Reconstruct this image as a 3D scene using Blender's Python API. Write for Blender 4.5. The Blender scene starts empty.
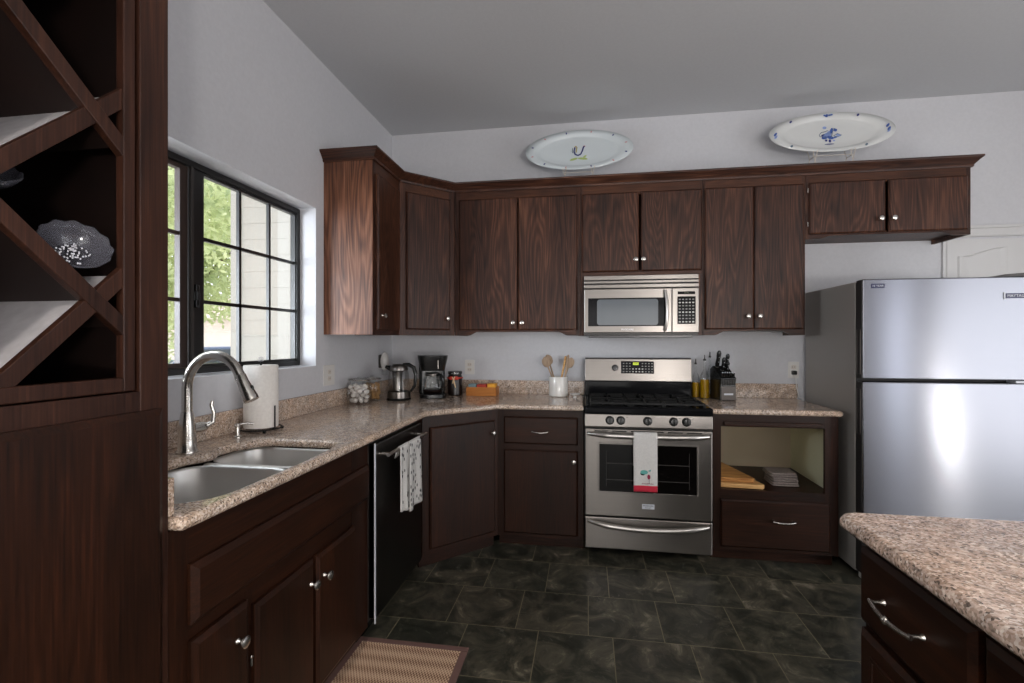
import bpy, bmesh, math, random
from mathutils import Vector, Matrix, noise
random.seed(7)
PI = math.pi
C = bpy.context.scene.collection
S = bpy.context.scene

# ------------------------------------------------------------------ camera
cam_d = bpy.data.cameras.new('camera'); cam = bpy.data.objects.new('camera', cam_d); C.objects.link(cam)
cam.location = (1.5768, -3.6765, 1.3572)
cam.rotation_euler = (PI/2, 0, 0.1578)
cam_d.sensor_width = 36.0
cam_d.lens = 475.28/1024*36.0
cam_d.shift_y = (340.71-341.5)/1024
cam_d.clip_start = .02; cam_d.clip_end = 300
S.camera = cam
# ------------------------------------------------------------------ world, exposure
S.view_settings.view_transform = 'Standard'; S.view_settings.look = 'None'
S.view_settings.gamma = 1; S.view_settings.exposure = 0.27
S.view_settings.use_curve_mapping = False
w = bpy.data.worlds.new('world'); S.world = w; w.use_nodes = True
bgn = w.node_tree.nodes['Background']; bgn.inputs[0].default_value = (.94, .97, 1, 1); bgn.inputs[1].default_value = 2.0
# ------------------------------------------------------------------ lights
def area(name, loc, target, sx, sy, power, col):
    l = bpy.data.lights.new(name, 'AREA'); l.shape = 'RECTANGLE'; l.size = sx; l.size_y = sy; l.energy = power; l.color = col
    o = bpy.data.objects.new(name, l); C.objects.link(o); o.location = loc
    d = Vector(target)-Vector(loc); o.rotation_euler = d.to_track_quat('-Z', 'Y').to_euler()
    return o
area('patio_door_daylight', (5.42, -2.75, 1.2), (0, -2.75, 1.2), 2.0, 2.1, 34, (.95, .97, 1))
area('side_window_daylight', (5.42, -4.45, 1.15), (0, -4.45, 1.15), .3, 1.7, 9, (.85, .9, 1))
area('rear_room_fill', (2.9, -6.4, 1.15), (2.9, 0, 1.15), 4.6, 1.7, 44, (1, .99, .97))  # unseen area lamp added behind the camera for ambient fill
area('outside_fill_high', (-1.5, -2.3, 3.3), (0.3, -1.7, 1.2), 1.6, 1.6, 30, (.82, .9, 1))  # added lamp above the sink window, out of view, boosts its daylight
area('outside_fill_low', (-1.7, -3.5, 1.5), (1.9, 0, 1.15), 1.3, 1.3, 130, (.86, .92, 1))  # extra lamp outside, out of view, brightens the wall below the cabinets
def downlight(x, y, power):  # ceiling lamps added behind the camera as room fill
    l = bpy.data.lights.new('recessed_lamp', 'AREA'); l.shape = 'DISK'; l.size = .16; l.energy = power; l.color = (1, .94, .86); l.spread = 2.4
    o = bpy.data.objects.new('recessed_lamp', l); C.objects.link(o); o.location = (x, y, 3.02)
def lamp(x, y, z, r, power, col):
    l = bpy.data.lights.new('point_fill', 'POINT'); l.shadow_soft_size = r; l.energy = power; l.color = col
    o = bpy.data.objects.new('point_fill', l); C.objects.link(o); o.location = (x, y, z)
lamp(5.0, -3.0, .55, .07, 15, (1, .95, .88))  # added low lamp standing in for the sunlit patio patch
lamp(3.0, -5.6, 1.0, .15, 100, (1, .96, .91))  # point lamp added in the rear room, lifts ceiling and low walls
for x, y in ((1.2, -4.6), (3.4, -4.6), (1.2, -5.8), (3.4, -5.8)): downlight(x, y, 18)
sun_d = bpy.data.lights.new('sun', 'SUN'); sun_d.energy = 3.0; sun_d.angle = .01; sun_d.color = (1, .96, .88)
sun = bpy.data.objects.new('sun', sun_d); C.objects.link(sun)
sun.rotation_euler = Vector((-.35, -.55, -.75)).to_track_quat('-Z', 'Y').to_euler()

# ------------------------------------------------------------------ materials
M = {}
def newmat(name):
    m = bpy.data.materials.new(name); m.use_nodes = True
    nt = m.node_tree; b = nt.nodes['Principled BSDF']; M[name] = m
    return m, nt, b
def N(nt, t, **kw):
    n = nt.nodes.new(t)
    for k, v in kw.items():
        if k.startswith('i_'):
            key = k[2:]
            n.inputs[int(key) if key.isdigit() else key.replace('_', ' ')].default_value = v
        else: setattr(n, k, v)
    return n
def L(nt, a, b): nt.links.new(a, b)
def ramp(nt, stops):
    r = nt.nodes.new('ShaderNodeValToRGB'); cr = r.color_ramp
    while len(cr.elements) < len(stops): cr.elements.new(.5)
    for e, (p, c) in zip(cr.elements, stops): e.position = p; e.color = (c[0], c[1], c[2], 1)
    return r
def srgb(r, g, b):
    f = lambda c: ((c/255+.055)/1.055)**2.4 if c/255 > .04045 else c/255/12.92
    return (f(r), f(g), f(b))
def plain(name, col, rough=.5, metal=0., **kw):
    m, nt, b = newmat(name)
    b.inputs['Base Color'].default_value = (*col, 1); b.inputs['Roughness'].default_value = rough; b.inputs['Metallic'].default_value = metal
    for k, v in kw.items(): b.inputs[k.replace('_', ' ')].default_value = v
    return m
def noisy(name, c1, c2, scale, rough=.5, bump=0., detail=4, stretch=(1, 1, 1), metal=0.):
    m, nt, b = newmat(name)
    tc = N(nt, 'ShaderNodeTexCoord'); mp = N(nt, 'ShaderNodeMapping'); mp.inputs['Scale'].default_value = stretch
    L(nt, tc.outputs['Object'], mp.inputs[0])
    n = N(nt, 'ShaderNodeTexNoise', i_Scale=scale, i_Detail=detail); L(nt, mp.outputs[0], n.inputs['Vector'])
    r = ramp(nt, [(.3, c1), (.7, c2)]); L(nt, n.outputs[0], r.inputs[0]); L(nt, r.outputs[0], b.inputs['Base Color'])
    b.inputs['Roughness'].default_value = rough; b.inputs['Metallic'].default_value = metal
    if bump:
        bp = N(nt, 'ShaderNodeBump', i_Strength=bump, i_Distance=.002); L(nt, n.outputs[0], bp.inputs['Height']); L(nt, bp.outputs[0], b.inputs['Normal'])
    return m

def wood(name, dark, mid, light, axis='z', rough=.42, bump=.25, ring=1.0):
    """stained oak: pores stretched along the grain plus cathedral bands"""
    m, nt, b = newmat(name)
    tc = N(nt, 'ShaderNodeTexCoord'); oi = N(nt, 'ShaderNodeObjectInfo')
    add = N(nt, 'ShaderNodeVectorMath', operation='MULTIPLY_ADD')
    add.inputs[1].default_value = (1, 1, 1)
    cmb = N(nt, 'ShaderNodeCombineXYZ')
    mul = N(nt, 'ShaderNodeMath', operation='MULTIPLY'); mul.inputs[1].default_value = 37.0
    L(nt, oi.outputs['Random'], mul.inputs[0]); L(nt, mul.outputs[0], cmb.inputs[0]); L(nt, mul.outputs[0], cmb.inputs[1]); L(nt, mul.outputs[0], cmb.inputs[2])
    L(nt, tc.outputs['Object'], add.inputs[0]); L(nt, cmb.outputs[0], add.inputs[2])
    def mapped(a, c):
        mp = N(nt, 'ShaderNodeMapping'); s = {'z': (a, a, c), 'x': (c, a, a), 'y': (a, c, a)}[axis]
        mp.inputs['Scale'].default_value = s; L(nt, add.outputs[0], mp.inputs[0]); return mp
    m1 = mapped(5, .55)
    n1 = N(nt, 'ShaderNodeTexNoise', i_Scale=1.0, i_Detail=2.0, i_Distortion=.3); L(nt, m1.outputs[0], n1.inputs['Vector'])
    # contour bands of the soft noise = cathedral grain
    k = N(nt, 'ShaderNodeMath', operation='MULTIPLY'); k.inputs[1].default_value = 150.0; L(nt, n1.outputs[0], k.inputs[0])
    sn = N(nt, 'ShaderNodeMath', operation='SINE'); L(nt, k.outputs[0], sn.inputs[0])
    sc = N(nt, 'ShaderNodeMath', operation='MULTIPLY_ADD'); sc.inputs[1].default_value = .5; sc.inputs[2].default_value = .5; L(nt, sn.outputs[0], sc.inputs[0])
    m2 = mapped(210, 5)
    n2 = N(nt, 'ShaderNodeTexNoise', i_Scale=1.0, i_Detail=3.0); L(nt, m2.outputs[0], n2.inputs['Vector'])
    m3 = mapped(7, 1.3)
    n3 = N(nt, 'ShaderNodeTexNoise', i_Scale=1.0, i_Detail=4.0); L(nt, m3.outputs[0], n3.inputs['Vector'])
    a1 = N(nt, 'ShaderNodeMath', operation='MULTIPLY_ADD'); a1.inputs[1].default_value = .13*ring; L(nt, sc.outputs[0], a1.inputs[0])
    a2 = N(nt, 'ShaderNodeMath', operation='MULTIPLY_ADD'); a2.inputs[1].default_value = .5; L(nt, n2.outputs[0], a2.inputs[0])
    a3 = N(nt, 'ShaderNodeMath', operation='MULTIPLY_ADD'); a3.inputs[1].default_value = .42; a3.inputs[2].default_value = -.06; L(nt, n3.outputs[0], a3.inputs[0])
    L(nt, a3.outputs[0], a2.inputs[2]); L(nt, a2.outputs[0], a1.inputs[2])
    r = ramp(nt, [(.27, dark), (.5, mid), (.74, light)]); L(nt, a1.outputs[0], r.inputs[0])
    L(nt, r.outputs[0], b.inputs['Base Color'])
    b.inputs['Roughness'].default_value = rough
    b.inputs['Specular IOR Level'].default_value = .32; b.inputs['Coat Weight'].default_value = .0; b.inputs['Coat Roughness'].default_value = .22
    bp = N(nt, 'ShaderNodeBump', i_Strength=bump, i_Distance=.0015); L(nt, a1.outputs[0], bp.inputs['Height']); L(nt, bp.outputs[0], b.inputs['Normal'])
    return m
D0, D1, D2 = srgb(22, 9, 6), srgb(66, 38, 26), srgb(112, 73, 53)
for ax in 'xyz': wood('wood_'+ax, D0, D1, D2, ax)
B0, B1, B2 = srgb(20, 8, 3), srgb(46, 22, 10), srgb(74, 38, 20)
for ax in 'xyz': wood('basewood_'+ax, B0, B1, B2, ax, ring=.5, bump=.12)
wood('endwood', srgb(45, 22, 14), srgb(112, 72, 52), srgb(164, 118, 92), 'z', rough=.4)
for ax in 'xy': wood('railwood_'+ax, srgb(40, 20, 11), srgb(78, 45, 28), srgb(118, 76, 48), ax, ring=.5)
wood('hutchwood', srgb(32, 16, 10), srgb(60, 35, 25), srgb(94, 58, 42), 'z', ring=.4)
noisy('dark_inside', srgb(24, 12, 9), srgb(34, 18, 13), 6, .6)

def granite(name, tint=1.0, pink=0.):
    m, nt, b = newmat(name)
    tc = N(nt, 'ShaderNodeTexCoord')
    v1 = N(nt, 'ShaderNodeTexVoronoi', i_Scale=230.0); L(nt, tc.outputs['Object'], v1.inputs['Vector'])
    sep = N(nt, 'ShaderNodeSeparateColor'); L(nt, v1.outputs['Color'], sep.inputs[0])
    t = tint
    r1 = ramp(nt, [(.0, srgb(92*t, 82*t, 76*t)), (.1, srgb(138*t, 124*t, 114*t)), (.35, srgb(176*t, (156-4*pink)*t, 140*t)), (.75, srgb(200*t, (186-8*pink)*t, 172*t)), (1., srgb(220*t, 212*t, 205*t))])
    L(nt, sep.outputs[0], r1.inputs[0])
    n1 = N(nt, 'ShaderNodeTexNoise', i_Scale=26.0, i_Detail=5.0); L(nt, tc.outputs['Object'], n1.inputs['Vector'])
    r2 = ramp(nt, [(.35, srgb(184, 174, 168)), (.6, srgb(248, 240, 232))]); L(nt, n1.outputs[0], r2.inputs[0])
    mx = N(nt, 'ShaderNodeMix', data_type='RGBA', blend_type='MULTIPLY'); mx.inputs[0].default_value = .6
    L(nt, r1.outputs[0], mx.inputs[6]); L(nt, r2.outputs[0], mx.inputs[7])
    n2 = N(nt, 'ShaderNodeTexNoise', i_Scale=7.0, i_Detail=3.0); L(nt, tc.outputs['Object'], n2.inputs['Vector'])
    r3 = ramp(nt, [(.4, (.97, .98, 1)), (.65, (1, .9, .82))]); L(nt, n2.outputs[0], r3.inputs[0])
    mx2 = N(nt, 'ShaderNodeMix', data_type='RGBA', blend_type='MULTIPLY'); mx2.inputs[0].default_value = .6
    L(nt, mx.outputs[2], mx2.inputs[6]); L(nt, r3.outputs[0], mx2.inputs[7])
    L(nt, mx2.outputs[2], b.inputs['Base Color']); b.inputs['Roughness'].default_value = .1
    b.inputs['Specular IOR Level'].default_value = .6
granite('granite', 1.1); granite('island_granite_lit', 1.2, .5)  # island copy tinted lighter to carry the stronger light on it

def tile_floor():
    m, nt, b = newmat('slate_tile')
    tc = N(nt, 'ShaderNodeTexCoord'); mp = N(nt, 'ShaderNodeMapping'); mp.inputs['Location'].default_value = (TX, TY, 0)
    L(nt, tc.outputs['Object'], mp.inputs[0])
    br = N(nt, 'ShaderNodeTexBrick', i_Scale=1.0); br.offset = .6765; br.offset_frequency = 2
    br.inputs['Brick Width'].default_value = .34; br.inputs['Row Height'].default_value = .345
    br.inputs['Mortar Size'].default_value = .0022; br.inputs['Mortar Smooth'].default_value = .2; br.inputs['Bias'].default_value = 0
    br.inputs['Color1'].default_value = (0, 0, 0, 1); br.inputs['Color2'].default_value = (1, 1, 1, 1); br.inputs['Mortar'].default_value = (.5, .5, .5, 1)
    L(nt, mp.outputs[0], br.inputs['Vector'])
    rgb = N(nt, 'ShaderNodeSeparateColor'); L(nt, br.outputs['Color'], rgb.inputs[0])
    off = N(nt, 'ShaderNodeVectorMath', operation='SCALE'); off.inputs['Scale'].default_value = 9; L(nt, br.outputs['Color'], off.inputs[0])
    ad = N(nt, 'ShaderNodeVectorMath', operation='ADD'); L(nt, tc.outputs['Object'], ad.inputs[0]); L(nt, off.outputs[0], ad.inputs[1])
    n1 = N(nt, 'ShaderNodeTexNoise', i_Scale=5.0, i_Detail=9.0, i_Roughness=.68, i_Distortion=1.4); L(nt, ad.outputs[0], n1.inputs['Vector'])
    r1 = ramp(nt, [(.3, srgb(29, 31, 27)), (.46, srgb(54, 54, 47)), (.6, srgb(88, 83, 72)), (.72, srgb(146, 138, 122))]); L(nt, n1.outputs[0], r1.inputs[0])
    n2 = N(nt, 'ShaderNodeTexNoise', i_Scale=14.0, i_Detail=6.0, i_Distortion=2.5); L(nt, ad.outputs[0], n2.inputs['Vector'])
    r2 = ramp(nt, [(.62, (0, 0, 0)), (.74, (.5, .5, .5))]); L(nt, n2.outputs[0], r2.inputs[0])
    mv = N(nt, 'ShaderNodeMix', data_type='RGBA'); L(nt, r2.outputs[0], mv.inputs[0]); L(nt, r1.outputs[0], mv.inputs[6]); mv.inputs[7].default_value = (*srgb(112, 110, 100), 1)
    tint = N(nt, 'ShaderNodeMix', data_type='RGBA', blend_type='MULTIPLY'); tint.inputs[0].default_value = .7
    r3 = ramp(nt, [(0, (.8, .84, .8)), (1, (.98, .93, .88))]); L(nt, rgb.outputs[0], r3.inputs[0])
    L(nt, mv.outputs[2], tint.inputs[6]); L(nt, r3.outputs[0], tint.inputs[7])
    mm = N(nt, 'ShaderNodeMix', data_type='RGBA'); L(nt, br.outputs['Fac'], mm.inputs[0]); L(nt, tint.outputs[2], mm.inputs[6]); mm.inputs[7].default_value = (*srgb(112, 104, 84), 1)
    L(nt, mm.outputs[2], b.inputs['Base Color'])
    rr = N(nt, 'ShaderNodeMapRange'); rr.inputs['To Min'].default_value = .22; rr.inputs['To Max'].default_value = .5; L(nt, n1.outputs[0], rr.inputs[0]); L(nt, rr.outputs[0], b.inputs['Roughness'])
    bp = N(nt, 'ShaderNodeBump', i_Strength=.35, i_Distance=.003)
    sb = N(nt, 'ShaderNodeMath', operation='SUBTRACT'); L(nt, n1.outputs[0], sb.inputs[0]); L(nt, br.outputs['Fac'], sb.inputs[1]); L(nt, sb.outputs[0], bp.inputs['Height']); L(nt, bp.outputs[0], b.inputs['Normal'])
# brick rows: a joint at y = -1.115 (rows of .345) ; joints x = .56+.34k in the row below it
TX, TY = -.56+.34*20, 1.115+.345*20
tile_floor()

def steel(name, col=(.25, .23, .213), rough=.3, aniso=.75, tang=(0, 0, 1), streak='x'):
    m, nt, b = newmat(name)
    b.inputs['Metallic'].default_value = 1
    b.inputs['Anisotropic'].default_value = aniso
    cx = N(nt, 'ShaderNodeCombineXYZ'); 
    for i in range(3): cx.inputs[i].default_value = tang[i]
    L(nt, cx.outputs[0], b.inputs['Tangent'])
    tc = N(nt, 'ShaderNodeTexCoord'); mp = N(nt, 'ShaderNodeMapping')
    mp.inputs['Scale'].default_value = {'x': (2, 2, 260), 'z': (260, 260, 2)}[streak]
    L(nt, tc.outputs['Object'], mp.inputs[0]); n = N(nt, 'ShaderNodeTexNoise', i_Scale=1.0, i_Detail=2.0); L(nt, mp.outputs[0], n.inputs['Vector'])
    mr = N(nt, 'ShaderNodeMapRange'); mr.inputs['To Min'].default_value = rough-.015; mr.inputs['To Max'].default_value = rough+.02; L(nt, n.outputs[0], mr.inputs[0]); L(nt, mr.outputs[0], b.inputs['Roughness'])
    r = ramp(nt, [(.2, tuple(c*.97 for c in col)), (.8, tuple(min(1, c*1.03) for c in col))]); L(nt, n.outputs[0], r.inputs[0]); L(nt, r.outputs[0], b.inputs['Base Color'])
    return m
steel('steel'); steel('fridge_steel', (.235, .24, .268), .24, .9)
steel('dishwasher_steel', (.1, .095, .09), .3, .5, (0, 1, 0))
plain('steel_bar', (.6, .57, .54), .3, 1.); plain('nickel', (.62, .59, .55), .24, 1.); plain('chrome', (.8, .8, .82), .1, 1.)
plain('sink_steel', (.74, .73, .71), .38, .85)
plain('fridge_side', srgb(158, 153, 147), .45, .1)
noisy('wall_paint', srgb(197, 197, 201), srgb(202, 202, 206), 60, .75, .08)
noisy('ceiling_paint', srgb(196, 197, 200), srgb(200, 201, 204), 60, .8, .08)
plain('white_trim', srgb(205, 204, 204), .45)
plain('black_frame', srgb(20, 18, 18), .35)
plain('bronze_sash', srgb(58, 44, 38), .4)
plain('black_plastic', (.008, .008, .008), .25); plain('black_gloss', (.006, .006, .007), .1, Specular_IOR_Level=.12)
plain('black_iron', (.008, .008, .008), .5, Specular_IOR_Level=.25)
plain('rubber', (.02, .018, .018), .6)
plain('dark_grey', srgb(58, 54, 52), .4); plain('block_grey', srgb(98, 90, 86), .45)
plain('white_plastic', srgb(215, 212, 208), .4); plain('ivory', srgb(205, 196, 186), .4)
plain('ceramic', srgb(226, 223, 218), .12); plain('plate_white', srgb(202, 209, 212), .14); plain('plate_cream', srgb(206, 207, 206), .14)
plain('blue_paint', srgb(60, 90, 160), .3); plain('blue_dark', srgb(34, 44, 110), .3); plain('blue_pale', srgb(132, 152, 200), .3)
plain('grey_blue', srgb(84, 104, 120), .3); plain('leaf_paint', srgb(160, 178, 104), .3); plain('gold_paint', srgb(170, 150, 70), .3); plain('rose_paint', srgb(190, 140, 140), .3)
noisy('paper', srgb(226, 220, 214), srgb(236, 231, 225), 90, .9, .3)
noisy('liner', srgb(176, 172, 174), srgb(190, 186, 188), 40, .6)
plain('cream_panel', srgb(222, 220, 188), .6)
noisy('cream_back', srgb(196, 180, 152), srgb(204, 188, 162), 3, .6)
wood('board_wood', srgb(150, 96, 50), srgb(200, 146, 84), srgb(226, 180, 118), 'x', rough=.5, bump=.05)
wood('board_edge', srgb(190, 140, 84), srgb(222, 176, 116), srgb(236, 196, 140), 'x', rough=.5, bump=.05)
wood('box_wood', srgb(150, 88, 34), srgb(190, 120, 52), srgb(208, 142, 72), 'x', rough=.5, bump=.05)
wood('spoon_wood', srgb(130, 108, 88), srgb(172, 148, 124), srgb(200, 178, 154), 'z', rough=.55, bump=.05)
noisy('cloth_grey', srgb(118, 106, 102), srgb(146, 134, 128), 120, .95, .4)
noisy('towel_white', srgb(206, 203, 200), srgb(218, 215, 211), 150, .95, .4)
plain('towel_red', srgb(196, 40, 62), .9); plain('print_black', srgb(24, 22, 24), .8); plain('print_teal', srgb(96, 168, 160), .8); plain('print_wine', srgb(140, 30, 60), .8)
plain('lcd', srgb(60, 66, 24), .3); 
m, nt, b = newmat('lcd_on'); b.inputs['Base Color'].default_value = (*srgb(150, 170, 40), 1); b.inputs['Emission Color'].default_value = (*srgb(190, 205, 60), 1); b.inputs['Emission Strength'].default_value = .7
plain('button_grey', srgb(120, 118, 116), .4); plain('button_white', srgb(190, 188, 184), .4)
plain('badge_navy', srgb(38, 40, 78), .3); plain('badge_silver', srgb(205, 208, 215), .3)
plain('brown_contents', srgb(158, 118, 70), .6); plain('white_contents', srgb(232, 224, 218), .6); plain('pink_contents', srgb(212, 150, 150), .6)
plain('coffee', srgb(28, 16, 12), .3); plain('red_ribbon', srgb(196, 60, 44), .5); plain('cream_ribbon', srgb(220, 190, 150), .5)
plain('packet_blue', srgb(120, 142, 146), .6); plain('packet_red', srgb(176, 50, 30), .6); plain('packet_yellow', srgb(226, 160, 40), .6)
plain('mw_window', srgb(92, 98, 104), .12); plain('oven_glass', srgb(12, 10, 9), .08, Specular_IOR_Level=.25)
plain('siding', srgb(160, 155, 146), .7); noisy('ground_concrete', srgb(206, 200, 194), srgb(224, 218, 212), 2, .9)
plain('roof_tile', srgb(205, 188, 178), .8); noisy('stucco', srgb(226, 214, 204), srgb(236, 226, 216), 3, .9)
plain('car_paint', srgb(92, 106, 138), .25); plain('car_green', srgb(96, 112, 112), .25); plain('car_glass', srgb(60, 66, 78), .1); plain('bark', srgb(92, 78, 64), .9)
# glass: a thin clear sheet
def glass(name, tint=(1, 1, 1), mixf=.12, rough=.02, alpha_tint=None):
    m, nt, b = newmat(name)
    t = N(nt, 'ShaderNodeBsdfTransparent'); t.inputs[0].default_value = (*tint, 1)
    g = N(nt, 'ShaderNodeBsdfGlossy'); g.inputs['Roughness'].default_value = rough
    lw = N(nt, 'ShaderNodeLayerWeight'); lw.inputs[0].default_value = .35
    mr = N(nt, 'ShaderNodeMapRange'); mr.inputs['To Min'].default_value = mixf*.35; mr.inputs['To Max'].default_value = min(1, mixf*4); L(nt, lw.outputs['Fresnel'], mr.inputs[0])
    mx = N(nt, 'ShaderNodeMixShader'); L(nt, mr.outputs[0], mx.inputs[0]); L(nt, t.outputs[0], mx.inputs[1]); L(nt, g.outputs[0], mx.inputs[2])
    L(nt, mx.outputs[0], nt.nodes['Material Output'].inputs['Surface'])
glass('pane_glass', (.97, .98, .98), .06); glass('clear_glass', (.95, .96, .96), .08); glass('dark_glass', (.4, .38, .36), .3)
m, nt, b = newmat('crystal'); tr = N(nt, 'ShaderNodeBsdfTransparent'); mx = N(nt, 'ShaderNodeMixShader'); mx.inputs[0].default_value = .22
b.inputs['Base Color'].default_value = (*srgb(130, 130, 142), 1); b.inputs['Roughness'].default_value = .12; b.inputs['Specular IOR Level'].default_value = 1.
L(nt, tr.outputs[0], mx.inputs[1]); L(nt, b.outputs[0], mx.inputs[2]); L(nt, mx.outputs[0], nt.nodes['Material Output'].inputs['Surface'])
m, nt, b = newmat('oil'); b.inputs['Base Color'].default_value = (*srgb(196, 150, 20), 1); b.inputs['Roughness'].default_value = .1; b.inputs['Transmission Weight'].default_value = .25
m, nt, b = newmat('leaves')
tc = N(nt, 'ShaderNodeTexCoord'); n = N(nt, 'ShaderNodeTexNoise', i_Scale=1.6, i_Detail=3.0); L(nt, tc.outputs['Object'], n.inputs['Vector'])
r = ramp(nt, [(.3, srgb(138, 154, 108)), (.5, srgb(196, 206, 156)), (.68, srgb(228, 232, 192))]); L(nt, n.outputs[0], r.inputs[0]); L(nt, r.outputs[0], b.inputs['Base Color'])
b.inputs['Roughness'].default_value = .5
tr = N(nt, 'ShaderNodeBsdfTranslucent'); L(nt, r.outputs[0], tr.inputs[0]); mx = N(nt, 'ShaderNodeMixShader'); mx.inputs[0].default_value = .45
L(nt, b.outputs[0], mx.inputs[1]); L(nt, tr.outputs[0], mx.inputs[2]); L(nt, mx.outputs[0], nt.nodes['Material Output'].inputs['Surface'])
# woven kitchen mat
def weave():
    m, nt, b = newmat('weave')
    tc = N(nt, 'ShaderNodeTexCoord')
    sp = N(nt, 'ShaderNodeSeparateXYZ'); L(nt, tc.outputs['Object'], sp.inputs[0])
    def sine(sock, k):
        a = N(nt, 'ShaderNodeMath', operation='MULTIPLY'); a.inputs[1].default_value = k; L(nt, sock, a.inputs[0])
        s = N(nt, 'ShaderNodeMath', operation='SINE'); L(nt, a.outputs[0], s.inputs[0]); return s
    sx = sine(sp.outputs[0], 2*PI/.0125); sy = sine(sp.outputs[1], 2*PI/.021); sl = sine(sp.outputs[1], 2*PI/.07)
    p = N(nt, 'ShaderNodeMath', operation='MULTIPLY'); L(nt, sx.outputs[0], p.inputs[0]); L(nt, sy.outputs[0], p.inputs[1])
    q = N(nt, 'ShaderNodeMath', operation='MULTIPLY_ADD'); q.inputs[1].default_value = .3; L(nt, sl.outputs[0], q.inputs[0]); L(nt, p.outputs[0], q.inputs[2])
    mr = N(nt, 'ShaderNodeMapRange'); mr.inputs['From Min'].default_value = -1; mr.inputs['From Max'].default_value = 1; L(nt, q.outputs[0], mr.inputs[0])
    r = ramp(nt, [(.12, srgb(104, 72, 54)), (.4, srgb(178, 142, 116)), (.8, srgb(214, 184, 156))]); L(nt, mr.outputs[0], r.inputs[0]); L(nt, r.outputs[0], b.inputs['Base Color'])
    b.inputs['Roughness'].default_value = .9
    bp = N(nt, 'ShaderNodeBump', i_Strength=.5, i_Distance=.002); L(nt, mr.outputs[0], bp.inputs['Height']); L(nt, bp.outputs[0], b.inputs['Normal'])
weave(); plain('mat_border', srgb(112, 84, 78), .85)
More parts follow.
